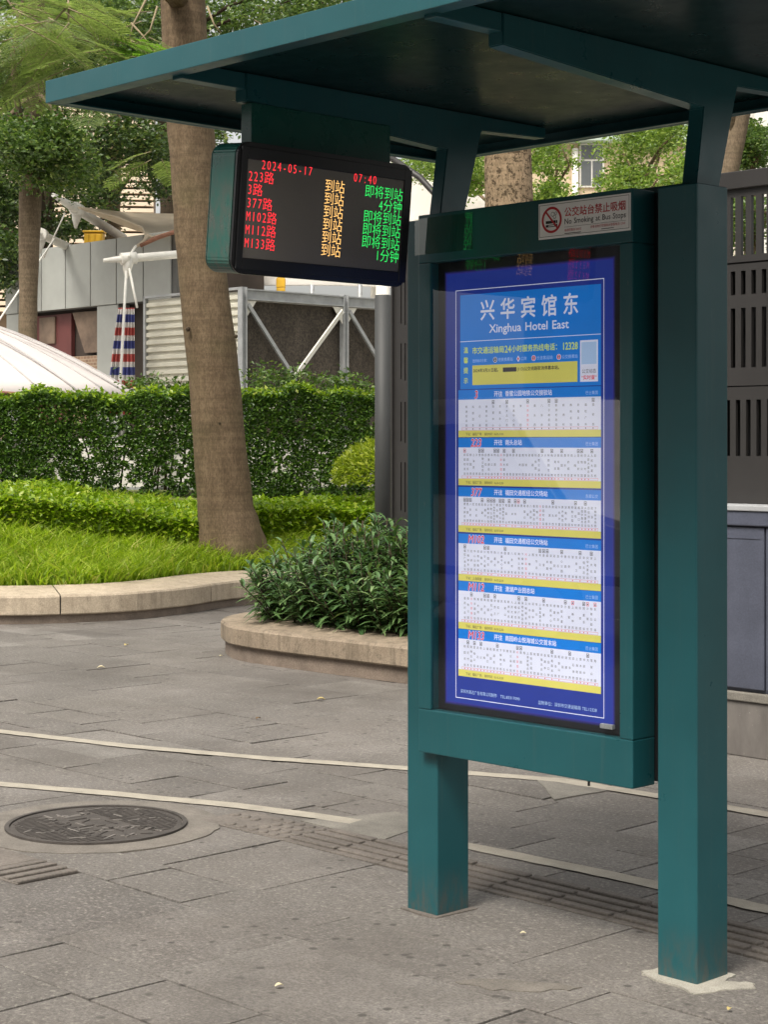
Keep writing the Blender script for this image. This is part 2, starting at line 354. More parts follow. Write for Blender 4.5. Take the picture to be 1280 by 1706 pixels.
M['dry_leaf'] = mat_simple('dry_leaf', (0.50, 0.40, 0.16), 0.7, 0.2, 30)
M['dry_leaf_pale'] = mat_simple('dry_leaf_pale', (0.62, 0.55, 0.36), 0.7, 0.2, 30)
M['brown_leaf'] = mat_simple('brown_leaf', (0.16, 0.10, 0.05), 0.8, 0.2, 30)

# ------------------------------------------------------------------ object helpers
def tag(o, label=None, cat=None, group=None, kind=None):
    if label: o['label'] = label
    if cat: o['category'] = cat
    if group: o['group'] = group
    if kind: o['kind'] = kind
    return o
def thing(name, label, cat, loc=(0, 0, 0), rz=0.0, group=None):
    o = bpy.data.objects.new(name, None); C.objects.link(o); o.empty_display_size = 0.2
    o.location = loc; o.rotation_euler = (0, 0, rz)
    return tag(o, label, cat, group)
def link_mesh(name, me, mats, parent=None, loc=None, rz=None):
    for m in (mats if isinstance(mats, (list, tuple)) else [mats]): me.materials.append(m)
    o = bpy.data.objects.new(name, me); C.objects.link(o)
    if parent is not None: o.parent = parent
    if loc is not None: o.location = loc
    if rz is not None: o.rotation_euler = (0, 0, rz)
    return o
class MB:
    def __init__(s): s.bm = bmesh.new()
    def merge(s, t, mi=0, smooth=False):
        vs = [s.bm.verts.new(v.co) for v in t.verts]; t.verts.index_update()
        for f in t.faces:
            try:
                g = s.bm.faces.new([vs[v.index] for v in f.verts]); g.material_index = mi; g.smooth = smooth
            except ValueError: pass
        t.free()
    def box(s, x0, x1, y0, y1, z0, z1, bev=0.0, mi=0, seg=2, mat=None):
        t = bmesh.new(); bmesh.ops.create_cube(t, size=1.0)
        for v in t.verts: v.co = Vector(((x0 + x1) / 2 + v.co.x * (x1 - x0), (y0 + y1) / 2 + v.co.y * (y1 - y0), (z0 + z1) / 2 + v.co.z * (z1 - z0)))
        if bev: bmesh.ops.bevel(t, geom=t.edges[:], offset=bev, segments=seg, affect='EDGES', profile=0.6)
        if mat is not None: bmesh.ops.transform(t, matrix=mat, verts=t.verts)
        s.merge(t, mi); return s
    def quad(s, pts, mi=0):
        f = s.bm.faces.new([s.bm.verts.new(p) for p in pts]); f.material_index = mi; return s
    def prism(s, poly, axis, a, b, bev=0.0, mi=0):
        """extrude a 2-D polygon along an axis (0 x: poly=(y,z); 1 y: poly=(x,z); 2 z: poly=(x,y))"""
        t = bmesh.new()
        def P(p, h):
            return {0: (h, p[0], p[1]), 1: (p[0], h, p[1]), 2: (p[0], p[1], h)}[axis]
        va = [t.verts.new(P(p, a)) for p in poly]; vb = [t.verts.new(P(p, b)) for p in poly]
        t.faces.new(va[::-1]); t.faces.new(vb); n = len(poly)
        for i in range(n): t.faces.new((va[i], va[(i + 1) % n], vb[(i + 1) % n], vb[i]))
        bmesh.ops.recalc_face_normals(t, faces=t.faces)
        if bev: bmesh.ops.bevel(t, geom=t.edges[:], offset=bev, segments=2, affect='EDGES')
        s.merge(t, mi); return s
    def tube(s, pts, radii, n=10, mi=0, wob=0.0, caps=True):
        pts = [Vector(p) for p in pts]
        if not isinstance(radii, (list, tuple)): radii = [radii] * len(pts)
        rings = []; up = Vector((0.13, 0.97, 0.2))
        for i, p in enumerate(pts):
            d = (pts[min(i + 1, len(pts) - 1)] - pts[max(i - 1, 0)]).normalized()
            a = d.cross(up)
            if a.length < 1e-3: a = d.cross(Vector((1, 0, 0)))
            a.normalize(); b = d.cross(a)
            ring = []
            for k in range(n):
                th = 2 * math.pi * k / n
                r = radii[i] * (1 + (wob * (math.sin(3 * th + i * 0.7) * 0.5 + rng.uniform(-0.5, 0.5)) if wob else 0))
                ring.append(s.bm.verts.new(p + a * (r * math.cos(th)) + b * (r * math.sin(th))))
            rings.append(ring)
        for i in range(len(rings) - 1):
            for k in range(n):
                f = s.bm.faces.new((rings[i][k], rings[i][(k + 1) % n], rings[i + 1][(k + 1) % n], rings[i + 1][k]))
                f.smooth = True; f.material_index = mi
        if caps:
            s.bm.faces.new(rings[0][::-1]).material_index = mi; s.bm.faces.new(rings[-1]).material_index = mi
        return s
    def build(s, name, mats, parent=None, loc=None, rz=None, normals=True):
        if normals: bmesh.ops.recalc_face_normals(s.bm, faces=s.bm.faces)
        me = bpy.data.meshes.new(name); s.bm.to_mesh(me); s.bm.free()
        return link_mesh(name, me, mats, parent, loc, rz)
def np_mesh(name, verts, faces, mats, parent=None, mi=None, loc=None, rz=None, smooth=True):
    """verts (N,3), faces (K,3|4) arrays"""
    me = bpy.data.meshes.new(name); nv = len(verts); k = faces.shape[1]; nf = len(faces)
    me.vertices.add(nv); me.vertices.foreach_set('co', np.ascontiguousarray(verts, dtype=np.float32).ravel())
    me.loops.add(nf * k); me.loops.foreach_set('vertex_index', np.ascontiguousarray(faces, dtype=np.int32).ravel())
    me.polygons.add(nf); me.polygons.foreach_set('loop_start', np.arange(0, nf * k, k, dtype=np.int32))
    if mi is not None: me.polygons.foreach_set('material_index', np.ascontiguousarray(mi, dtype=np.int32))
    me.polygons.foreach_set('use_smooth', np.full(nf, smooth, dtype=bool))
    me.update(calc_edges=True); me.validate()
    return link_mesh(name, me, mats, parent, loc, rz)
def unit(a): return a / (np.linalg.norm(a, axis=-1, keepdims=True) + 1e-9)
def leaf_arrays(pos, dirs, nrm, length, width, fold=0.25, droop=0.0):
    """one folded four-cornered leaf per row: base, left, right, tip -> two triangles"""
    d = unit(dirs); s = unit(np.cross(d, nrm)); n = unit(np.cross(s, d))
    L = length[:, None]; Wd = width[:, None]
    base = pos; tip = pos + d * L - n * L * droop
    midc = pos + d * L * 0.45
    l = midc + s * Wd * 0.5 + n * Wd * fold; r = midc - s * Wd * 0.5 + n * Wd * fold
    v = np.stack([base, l, tip, r], 1).reshape(-1, 3); N = len(pos)
    i = np.arange(N)[:, None] * 4
    f = np.concatenate([i + np.array([[0, 1, 2]]), i + np.array([[0, 2, 3]])], 1).reshape(-1, 3)
    return v, f
def rand_unit(n):
    return unit(nrng.normal(size=(n, 3)))
def leaf_mesh(name, pos, mat, parent=None, L=0.1, Wd=0.05, up=0.5, fold=0.2, jitter=0.3, outward=None):
    n = len(pos); d = rand_unit(n); d[:, 2] *= 0.6
    if outward is not None: d = unit(d + outward * 1.0)
    nr = unit(rand_unit(n) * (1 - up) + np.array([0, 0, 1.0]) * up)
    if outward is not None: nr = unit(nr + outward * 0.5)
    k = 1 + nrng.uniform(-jitter, jitter, n)
    v, f = leaf_arrays(pos, d, nr, L * k, Wd * k, fold)
    return np_mesh(name, v, f, mat, parent)
def clump_points(blobs, per):
    """blobs: (centre, radii, clusters); returns leaf points clustered inside uneven ellipsoids"""
    out = []
    for c, r, k in blobs:
        u = rand_unit(k) * (nrng.uniform(0.25, 1.0, k) ** 0.5)[:, None]
        ph = nrng.uniform(0, 6.3, 3)
        lump = 0.78 + 0.30 * np.sin(4.0 * u[:, 0] + ph[0]) * np.sin(3.5 * u[:, 2] + ph[1]) + 0.18 * np.sin(9 * u[:, 0] + 7 * u[:, 2] + ph[2])
        cc = np.array(c) + u * np.array(r) * 1.15 * lump[:, None]
        sc = nrng.uniform(0.10, 0.30, k) * min(r) * 1.0 + 0.07
        pts = cc[:, None, :] + nrng.normal(size=(k, per, 3)) * sc[:, None, None] * np.array([1, 1, 0.55])
        keep = nrng.uniform(size=(k, per)) < nrng.uniform(0.45, 1.0, k)[:, None]
        out.append(pts[keep])
    return np.concatenate(out)

# ------------------------------------------------------------------ lettering
_glyph = {}
def prepare_glyphs(chars, bold):
    bold = min(bold, 0.0)
    todo = [c for c in set(chars) if (c, bold) not in _glyph and c != ' ']
    obs = []
    for ch in todo:
        for body in (ch, ch + ch):
            cu = bpy.data.curves.new('glyph', 'FONT'); cu.body = body; cu.size = 1.0; cu.resolution_u = 2
            cu.offset = bold
            ob = bpy.data.objects.new('glyph', cu); C.objects.link(ob); obs.append((ch, ob))
    bpy.context.view_layer.update()
    for k in range(0, len(obs), 2):
        ch, o1 = obs[k]; o2 = obs[k + 1][1]
        me = o1.to_mesh(); me.calc_loop_triangles()
        v = np.array([p.co[:2] for p in me.vertices]).reshape(-1, 2); f = np.array([t.vertices[:] for t in me.loop_triangles], dtype=int).reshape(-1, 3)
        m2 = o2.to_mesh(); w2 = max(p.co.x for p in m2.vertices) if len(m2.vertices) else 1.0
        w1 = v[:, 0].max() if len(v) else 0.5
        _glyph[(ch, bold)] = (v, f, w2 - w1)
        o1.to_mesh_clear(); o2.to_mesh_clear()
    for ch, ob in obs:
        cu = ob.data; bpy.data.objects.remove(ob); bpy.data.curves.remove(cu)
class Sheet:
    """flat print work in (u, v), collected as triangles with a material index and a lift above the sheet"""
    def __init__(s): s.v = []; s.f = []; s.m = []; s.n = 0
    def _add(s, pts, lift, tris, mi):
        a = np.column_stack([pts, np.full(len(pts), lift)]); s.v.append(a); s.f.append(np.asarray(tris) + s.n)
        s.m.append(np.full(len(tris), mi)); s.n += len(pts)
    def rect(s, u0, u1, v0, v1, mi, lift):
        s._add(np.array([(u0, v0), (u1, v0), (u1, v1), (u0, v1)]), lift, [(0, 1, 2), (0, 2, 3)], mi)
    def poly(s, pts, mi, lift):
        s._add(np.array(pts), lift, [(0, i, i + 1) for i in range(1, len(pts) - 1)], mi)
    def frame(s, u0, u1, v0, v1, t, mi, lift):
        s.rect(u0, u1, v1 - t, v1, mi, lift); s.rect(u0, u1, v0, v0 + t, mi, lift)
        s.rect(u0, u0 + t, v0 + t, v1 - t, mi, lift); s.rect(u1 - t, u1, v0 + t, v1 - t, mi, lift)
    def ring(s, cu, cv, r0, r1, mi, lift, n=32, su=1.0):
        a = np.linspace(0, 2 * math.pi, n, endpoint=False); c = np.column_stack([np.cos(a) * su, np.sin(a)])
        p = np.concatenate([c * r0, c * r1]) + np.array([cu, cv])
        t = []
        for i in range(n):
            j = (i + 1) % n; t += [(i, n + i, n + j), (i, n + j, j)]
        s._add(p, lift, t, mi)
    def disc(s, cu, cv, r, mi, lift, n=20):
        a = np.linspace(0, 2 * math.pi, n, endpoint=False)
        s.poly(np.column_stack([np.cos(a), np.sin(a)]) * r + np.array([cu, cv]), mi, lift)
    def text(s, body, u, v, size, mi, lift, align='L', bold=0.0, sx=1.0, width=None, slant=0.0):
        fat = bold if bold > 0 else 0.0; bold = min(bold, 0.0)
        """(u, v) = baseline start / centre / end; width fits the line to an exact length"""
        adv = [(_glyph[(c, bold)][2] if c != ' ' else 0.35) for c in body]
        tot = sum(adv) * size * sx
        if width: sx *= width / tot; tot = width
        x = u - (tot if align == 'R' else tot / 2 if align == 'C' else 0)
        shifts = [(0, 0, 0)] if not fat else [(-fat, 0, 0), (fat, 0, 2e-5), (0, fat, 4e-5), (0, -fat, 6e-5)]
        for c, a in zip(body, adv):
            if c != ' ':
                g, f, _ = _glyph[(c, bold)]
                if len(g):
                    p = g.copy(); p[:, 0] += slant * p[:, 1]
                    for dx, dy, dl in shifts: s._add(p * np.array([size * sx, size]) + np.array([x + dx * size, v + dy * size]), lift + dl, f, mi)
            x += a * size * sx
    def build(s, name, mats, parent, to3):
        v = np.concatenate(s.v); f = np.concatenate(s.f); m = np.concatenate(s.m)
        return np_mesh(name, to3(v), f, mats, parent, mi=m)

# ------------------------------------------------------------------ ground, paving
def ground_sheet():
    mb = MB(); R_ = 900
    mb.quad([(-R_, -R_, -0.14), (R_, -R_, -0.14), (R_, R_, -0.14), (-R_, R_, -0.14)])
    tag(mb.build('ground', M['ground']), kind='structure')
    mb = MB(); x = -24.0
    while x < 14: mb.box(x + 0.003, x + 0.897, -2.72, -2.555, -0.2, 0.004, 0.012); x += 0.9
    tag(mb.build('road_kerb', M['kerb_base'], loc=P0, rz=ROT), kind='structure')
ground_sheet()

BAND1 = [(-5.2, 0.62), (-4.6, 0.74), (-4.0, 0.91), (-3.15, 1.13), (-2.45, 1.395), (-1.83, 1.68), (-1.18, 1.955), (-0.6, 1.985), (0.0, 2.0), (6.0, 2.0)]
BAND2 = [(-4.6, -0.65), (-3.6, -0.2), (-2.78, 0.165), (-2.31, 0.375), (-1.75, 0.60), (-1.33, 0.715), (-1.17, 0.745)]
BAND2B = [(-0.62, 0.755), (-0.06, 0.785), (0.3, 0.79), (0.66, 0.795), (1.5, 0.80), (6.0, 0.80)]
ROWS = [-2.5, -2.275, -1.76, -1.24, -0.985, -0.467, -0.2, 0.335, 0.585, 0.845, 1.095, 1.345, 1.6, 2.11]
while ROWS[-1] < 16: ROWS.append(ROWS[-1] + rng.choice([0.255, 0.51, 0.51, 0.38]))
def pavement():
    V = []; Fc = []; n = 0
    fixed = {0.845: [-1.53], 1.095: [-1.25], 1.345: [-1.45]}
    for i in range(len(ROWS) - 1):
        y0, y1 = ROWS[i], ROWS[i + 1]
        key = [k for k in fixed if abs(k - y0) < 0.01]
        off = rng.uniform(0, 0.5) if not key else (fixed[key[0]][0] % 0.5)
        x = -16 + off
        while x < 6.5:
            ln = rng.choice([0.5, 0.62, 0.4, 0.75, 0.9] if y1 - y0 > 0.3 else [0.5, 0.5, 0.4, 0.62]) if not key else 0.502
            x1 = x + ln
            g = rng.choice([0.0008, 0.0016, 0.0024, 0.0036, 0.0055, 0.007])
            zc = rng.uniform(-0.0016, 0.0016); tx = rng.uniform(-0.0013, 0.0013); ty = rng.uniform(-0.0013, 0.0013)
            if rng.random() < 0.10: tx *= 3.0; ty *= 3.0; zc = rng.uniform(-0.003, 0.003)
            if abs(x - -0.49) < 0.06 and abs(y0 - 1.095) < 0.01: zc, tx, ty = 0.008, 0.002, -0.004
            g2 = rng.choice([0.0006, 0.001, 0.0016, 0.0024, 0.0036, 0.0055])
            a, b, c, d = x + g, x1 - g, y0 + g2, y1 - g2
            top = [(a, c), (b, c), (b, d), (a, d)]
            zz = [zc + tx * (1 if p[0] > x + 0.1 else -1) + ty * (1 if p[1] > y0 + 0.1 else -1) for p in top]
            e = 0.0012
            ins = [(a + e, c + e), (b - e, c + e), (b - e, d - e), (a + e, d - e)]
            V += [(p[0], p[1], -0.05) for p in top] + [(p[0], p[1], z_ - 0.0012) for p, z_ in zip(top, zz)] + [(p[0], p[1], z_) for p, z_ in zip(ins, zz)]
            Fc.append((n + 8, n + 9, n + 10, n + 11))
            for k in range(4):
                j = (k + 1) % 4
                Fc.append((n + k, n + j, n + 4 + j, n + 4 + k)); Fc.append((n + 4 + k, n + 4 + j, n + 8 + j, n + 8 + k))
            n += 12; x = x1
    o = np_mesh('pavement', np.array(V), np.array(Fc), M['paver'], loc=P0, rz=ROT, smooth=False)
    tag(o, kind='structure')
    mb = MB(); mb.quad([(-16, -2.55, -0.03), (6.5, -2.55, -0.03), (6.5, 16, -0.03), (-16, 16, -0.03)])
    tag(mb.build('paving_bed', M['joint'], loc=P0, rz=ROT), kind='structure')
pavement()
def ribbon(name, pts, w, z, mat, seg=0.5):
    """flat pale stone strip in pieces with small joints, lying on the paving"""
    fine = []
    for (a, b), (c, d) in zip(pts[:-1], pts[1:]):
        L = math.hypot(c - a, d - b); k = max(1, int(L / 0.06))
        fine += [(a + (c - a) * t / k, b + (d - b) * t / k) for t in range(k)]
    fine.append(pts[-1])
    mb = MB(); acc = 0
    row = []
    for i, p in enumerate(fine):
        q = fine[min(i + 1, len(fine) - 1)]; o = fine[max(i - 1, 0)]
        dx, dy = q[0] - o[0], q[1] - o[1]; L = math.hypot(dx, dy); nx, ny = -dy / L, dx / L
        j = rng.uniform(-0.004, 0.004); j2 = rng.uniform(-0.004, 0.004)
        row.append(((p[0] - nx * (w / 2 + j), p[1] - ny * (w / 2 + j)), (p[0] + nx * (w / 2 + j2), p[1] + ny * (w / 2 + j2))))
    nxt = 8
    for i in range(len(row) - 1):
        if i == nxt: nxt += rng.randint(7, 13); sh = 0.004
        a, b = row[i]; c, d = row[i + 1]
        mb.quad([(a[0], a[1], z), (c[0], c[1], z), (d[0], d[1], z), (b[0], b[1], z)])
    tag(mb.build(name, mat, loc=P0, rz=ROT), kind='structure')
ribbon('paving_band', BAND1, 0.085, 0.0045, M['band'])
ribbon('paving_band', BAND2, 0.085, 0.0045, M['band'])
ribbon('paving_band', BAND2B, 0.085, 0.0045, M['band'])

def tactile():
    mb = MB(); zb = 0.0045
    def tile_bars(x0, y0, along, ln=0.25):
        for k in range(4):
            o = 0.03 + k * 0.062
            if along == 'x': mb.box(x0 + 0.008, x0 + 0.242, y0 + o, y0 + o + 0.034, zb - 0.004, zb + 0.0095 + rng.uniform(-0.002, 0.001), 0.003, seg=1)
            else: mb.box(x0 + o, x0 + o + 0.034, y0 + 0.008, y0 + 0.242, zb - 0.004, zb + 0.0095 + rng.uniform(-0.003, 0.001), 0.003, seg=1)
    def slab(x0, x1, y0, y1): mb.box(x0 + 0.002, x1 - 0.002, y0 + 0.002, y1 - 0.002, -0.04, zb, 0.002, seg=1)
    x = -1.12
    while x < 6:
        slab(x, x + 0.25, 0.335, 0.585); tile_bars(x, 0.335, 'x'); x += 0.25
    for i in range(2):                                       # dotted corner tiles
        x0 = -1.37 - 0.25 * i; slab(x0, x0 + 0.25, 0.335, 0.585)
        for a in range(4):
            for b in range(4):
                if i == 1 and rng.random() < 0.5: continue
                mb.tube([(x0 + 0.035 + a * 0.06, 0.37 + b * 0.06, zb - 0.004), (x0 + 0.035 + a * 0.06, 0.37 + b * 0.06, zb + 0.004), (x0 + 0.035 + a * 0.06, 0.37 + b * 0.06, zb + 0.0065)], [0.024, 0.022, 0.013], 10)
    y = -0.47 - 0.25
    slab(-1.48, -1.23, y + 0.003, y + 0.253); tile_bars(-1.48, y, 'y')
    slab(-1.73, -1.482, y + 0.003, y + 0.253)
    tag(mb.build('tactile_paving', M['tactile'], loc=P0, rz=ROT), kind='structure')
tactile()
def patch(name, poly, z, mat, rough=0.006, sub=4):
    pts = []
    for (a, b), (c, d) in zip(poly, poly[1:] + poly[:1]):
        for k in range(sub):
            t = k / sub; pts.append((a + (c - a) * t + rng.uniform(-rough, rough), b + (d - b) * t + rng.uniform(-rough, rough)))
    mb = MB(); mb.prism(pts, 2, -0.01, z)
    tag(mb.build(name, mat, loc=P0, rz=ROT), kind='structure')
patch('cement_patch', [(-1.30, 1.93), (-1.22, 2.19), (-0.90, 1.95), (-0.93, 1.62)], 0.0042, M['cement'])
patch('cement_patch', [(-1.33, 0.60), (-1.20, 0.98), (-0.95, 0.95), (-0.87, 0.60)], 0.0044, M['cement'])
patch('cement_patch', [(0.79, -0.012), (0.84, -0.035), (0.93, -0.04), (1.02, -0.075), (1.04, 0.0), (1.09, 0.09), (1.07, 0.12), (1.0, 0.09), (0.985, 0.16), (0.83, 0.155)], 0.0048, M['cement_pale'], 0.008)
patch('cement_patch', [(0.495, -0.44), (0.56, -0.35), (0.66, -0.29), (0.765, -0.235), (0.75, -0.29), (0.68, -0.38), (0.60, -0.43)], 0.0040, M['cement_ring'], 0.012)
patch('cement_patch', [(-0.145, -0.015), (0.02, -0.02), (0.03, 0.155), (-0.15, 0.15)], 0.0036, M['tactile'], 0.008)
def manhole():
    c = Vector((-1.09, 6.79, 0))
    ring = MB(); pts = [(math.cos(a) * (0.468 + rng.uniform(-0.006, 0.006)), math.sin(a) * (0.468 + rng.uniform(-0.006, 0.006))) for a in np.linspace(0, 2 * math.pi, 60, endpoint=False)]
    ring.prism(pts, 2, -0.01, 0.0040)
    tag(ring.build('cement_collar', M['cement_ring'], loc=c), kind='structure')
    t = thing('manhole_cover', 'round cast iron manhole cover set in a cement ring in the paving', 'manhole cover', c + Vector((0, 0, 0.0045)))
    fr = MB(); n = 64
    for r0, r1, z in ((0.325, 0.342, 0.008),):
        for k in range(n):
            a, b = 2 * math.pi * k / n, 2 * math.pi * (k + 1) / n
            p = lambda r, th, zz: (r * math.cos(th), r * math.sin(th), zz)
            fr.quad([p(r0, a, z), p(r1, a, z), p(r1, b, z), p(r0, b, z)]); fr.quad([p(r1, a, -0.005), p(r1, b, -0.005), p(r1, b, z), p(r1, a, z)])
            fr.quad([p(r0, a, -0.005), p(r0, b, -0.005), p(r0, b, z), p(r0, a, z)])
    fr.build('rim', M['iron'], t)
    lid = MB(); lid.prism([(math.cos(a) * 0.321, math.sin(a) * 0.321) for a in np.linspace(0, 2 * math.pi, 64, endpoint=False)], 2, -0.006, 0.003)
    ca, sa = math.cos(0.72), math.sin(0.72)
    mrot = Matrix.Rotation(0.72, 4, 'Z')
    for k in range(-14, 15):                                  # raised ribs
        y = k * 0.021; h = math.sqrt(max(0, 0.30 ** 2 - y * y))
        for x0, x1 in ((-h, -0.09 - 0.03 * (k % 2)), (0.10, h)):
            if x1 - x0 > 0.03: lid.box(x0, x1, y - 0.006, y + 0.006, 0.001, 0.0055, mat=mrot)
    for k in range(90):                                       # worn raised marks, with bright scuffs
        r_, a_ = 0.29 * math.sqrt(rng.random()), rng.uniform(0, 6.28)
        L_ = rng.uniform(0.012, 0.04)
        lid.box(-L_, L_, -0.004, 0.004, 0.001, 0.0062, mi=1 if rng.random() < 0.45 else 0, mat=Matrix.Translation((r_ * math.cos(a_), r_ * math.sin(a_), 0)) @ Matrix.Rotation(rng.choice([0.72, 2.29, 0.2, 1.2]), 4, 'Z'))
    lid.build('lid', [M['iron'], M['iron_worn']], t)
manhole()

# ------------------------------------------------------------------ planters, garden bed
KL = [(-9.0, 15.4), (-7.0, 14.75), (-5.2, 14.38), (-4.0, 14.28), (-3.07, 14.33), (-2.61, 14.42), (-2.11, 14.68), (-1.70, 15.2), (-1.38, 15.85), (-0.9, 16.3), (-0.2, 16.5), (1.0, 16.4), (2.6, 16.0)]
def resample(pts, step):
    P = [Vector((p[0], p[1], 0)) for p in pts]
    # Catmull-Rom
    out = []
    for i in range(len(P) - 1):
        p0, p1, p2, p3 = P[max(i - 1, 0)], P[i], P[i + 1], P[min(i + 2, len(P) - 1)]
        n = max(2, int((p2 - p1).length / 0.08))
        for k in range(n):
            t = k / n
            out.append(0.5 * ((2 * p1) + (-p0 + p2) * t + (2 * p0 - 5 * p1 + 4 * p2 - p3) * t * t + (-p0 + 3 * p1 - 3 * p2 + p3) * t ** 3))
    out.append(P[-1]); res = [out[0]]; acc = 0
    for a, b in zip(out[:-1], out[1:]):
        acc += (b - a).length
        if acc >= step: res.append(b); acc = 0
    return res
def planter(label, path, side, width, rise, stone_len, mat, hb, name='planter_wall'):
    """coping stones (one mesh each) on a set-back base course; side=+1 puts the bed on the left of the path"""
    pts = resample(path, 0.1); o = pts[0].copy()
    t = thing(name, label, 'planter wall', o)
    def nrm(i):
        d = (pts[min(i + 1, len(pts) - 1)] - pts[max(i - 1, 0)]).normalized(); return Vector((-d.y, d.x, 0)) * side
    base = MB()
    for i in range(len(pts) - 1):
        a, b = pts[i] - o, pts[i + 1] - o; na, nb = nrm(i), nrm(i + 1)
        base.quad([a, b, b + Vector((0, 0, hb + 0.004)), a + Vector((0, 0, hb + 0.004))])
    base.build('base_course', M['kerb_base'], t)
    mort = MB(); mp_ = [(-0.024, hb + 0.012), (-0.024, 0.205), (-0.014, 0.219), (width - 0.01, 0.219 + rise), (width - 0.01, hb + 0.012)]; prev = None
    for k in range(len(pts)):
        row = [mort.bm.verts.new(pts[k] - o + nrm(k) * u + Vector((0, 0, z))) for u, z in mp_]
        if prev:
            for q in range(5): mort.bm.faces.new((prev[q], prev[(q + 1) % 5], row[(q + 1) % 5], row[q]))
        prev = row
    mort.build('joint_mortar', M['joint'], t)
    per = max(2, int(stone_len / 0.1)); i = 0
    prof = [(-0.024, hb), (-0.032, hb + 0.01), (-0.032, 0.212), (-0.022, 0.228), (width, 0.228 + rise), (width, hb)]
    while i < len(pts) - 1:
        j = min(len(pts) - 1, i + per + rng.randint(-1, 1)); mb = MB(); rings = []
        for k in range(i, j + 1):
            n_ = nrm(k); d = (pts[min(k + 1, len(pts) - 1)] - pts[max(k - 1, 0)]).normalized()
            sh = d * (0.006 if k == i else -0.006 if k == j else 0)
            jit = rng.uniform(-0.004, 0.004)
            rings.append([mb.bm.verts.new(pts[k] - o + sh + n_ * (u + jit) + Vector((0, 0, z))) for u, z in prof])
        m = len(prof)
        for a, b in zip(rings[:-1], rings[1:]):
            for k in range(m): mb.bm.faces.new((a[k], a[(k + 1) % m], b[(k + 1) % m], b[k]))
        mb.bm.faces.new(rings[0]); mb.bm.faces.new(rings[-1][::-1])
        mb.build('coping_stone', mat, t); i = j
    return pts, nrm
ptsL, nL = planter('long curved pale granite kerb with splayed coping stones around the lawn', KL, 1, 0.40, 0.05, 0.95, M['kerb_clean'], 0.07)
KR = [(1.6, 9.4), (1.0, 9.98), (0.144, 10.79), (-0.3, 11.22), (-0.74, 11.66), (-0.98, 11.98), (-1.07, 12.25), (-1.10, 12.5), (-1.02, 12.85), (-0.75, 13.15), (-0.3, 13.25), (0.5, 12.8), (1.6, 11.9)]
ptsR, nR = planter('short round ended granite planter wall below the lance leaved shrubs', KR, -1, 0.47, 0.04, 1.3, M['kerb'], 0.10)

_K = np.array([(p.x, p.y) for p in ptsL])
def kdist(x, y):
    """distance from the kerb's outer edge into the garden"""
    x = np.atleast_1d(np.asarray(x, float)); y = np.atleast_1d(np.asarray(y, float)); out = np.empty(len(x))
    for a in range(0, len(x), 4000):
        out[a:a + 4000] = np.sqrt(((x[a:a + 4000, None] - _K[None, :, 0]) ** 2 + (y[a:a + 4000, None] - _K[None, :, 1]) ** 2).min(1))
    return out
def kerb_y(x): return np.interp(x, _K[:, 0], _K[:, 1])
def bank_z(x, y):
    """garden bank: rises from the kerb to the hedge"""
    return 0.262 + 0.185 * np.clip(kdist(x, y) - 0.42, 0, 3.4)
def bank():
    mb = MB(); xs = np.linspace(-9, 9, 73); ys = np.linspace(0, 1, 26); g = []
    for x in xs:
        y0 = kerb_y(x) + 0.3
        yy = y0 + (24 - y0) * ys; zz = bank_z(np.full(26, x), yy); zz = np.where(kdist(np.full(26, x), yy) < 0.39, 0.12, zz)
        g.append([mb.bm.verts.new((x, a, b)) for a, b in zip(yy, zz)])
    for a, b in zip(g[:-1], g[1:]):
        for k in range(len(ys) - 1):
            f = mb.bm.faces.new((a[k], b[k], b[k + 1], a[k + 1])); f.smooth = True
    tag(mb.build('garden_bank', M['turf_soil']), kind='structure')
    mb = MB(); mb.quad([(-60, 23.9, 0.88), (60, 23.9, 0.88), (60, 120, 0.88), (-60, 120, 0.88)])
    tag(mb.build('upper_ground', M['plaza']), kind='structure')
    mb = MB(); mb.prism([(p.x, p.y) for p in [ptsR[i] + nR(i) * 0.40 for i in range(0, len(ptsR))]], 2, 0.0, 0.215)
    tag(mb.build('planter_soil', M['soil']), kind='structure')
bank()
def grass():
    n = 90000; x = nrng.uniform(-5.2, 1.6, n); y = nrng.uniform(14.5, 19.0, n)
    kd = kdist(x, y); ok = (kd > 0.42) & (y > kerb_y(x)) & (kd < 3.4)
    x = x[ok]; y = y[ok]; n = len(x); z = bank_z(x, y)
    pos = np.column_stack([x, y, z - 0.01]); h = nrng.uniform(0.07, 0.2, n) * (0.75 + 0.5 * np.sin(x * 5.1 + 3 * np.sin(y * 4)) ** 2)
    w = nrng.uniform(0.006, 0.012, n); th = nrng.uniform(0, 2 * math.pi, n)
    side = np.column_stack([np.cos(th), np.sin(th), np.zeros(n)])
    lean = np.column_stack([nrng.normal(0, 0.35, n), nrng.normal(0, 0.35, n), np.ones(n)])
    mid = pos + lean * (h * 0.55)[:, None]
    tip = pos + (lean * np.array([2.1, 2.1, 0.93])) * h[:, None]
    v = np.stack([pos - side * w[:, None], pos + side * w[:, None], mid + side * w[:, None] * 0.7, mid - side * w[:, None] * 0.7, tip], 1).reshape(-1, 3)
    i = np.arange(n)[:, None] * 5
    f = np.concatenate([i + np.array([[0, 1, 2]]), i + np.array([[0, 2, 3]]), i + np.array([[3, 2, 4]])], 1).reshape(-1, 3)
    o = np_mesh('grass', v, f, M['grass'])
    tag(o, 'long bright green grass on the bank behind the kerb', 'grass', kind='stuff')
grass()
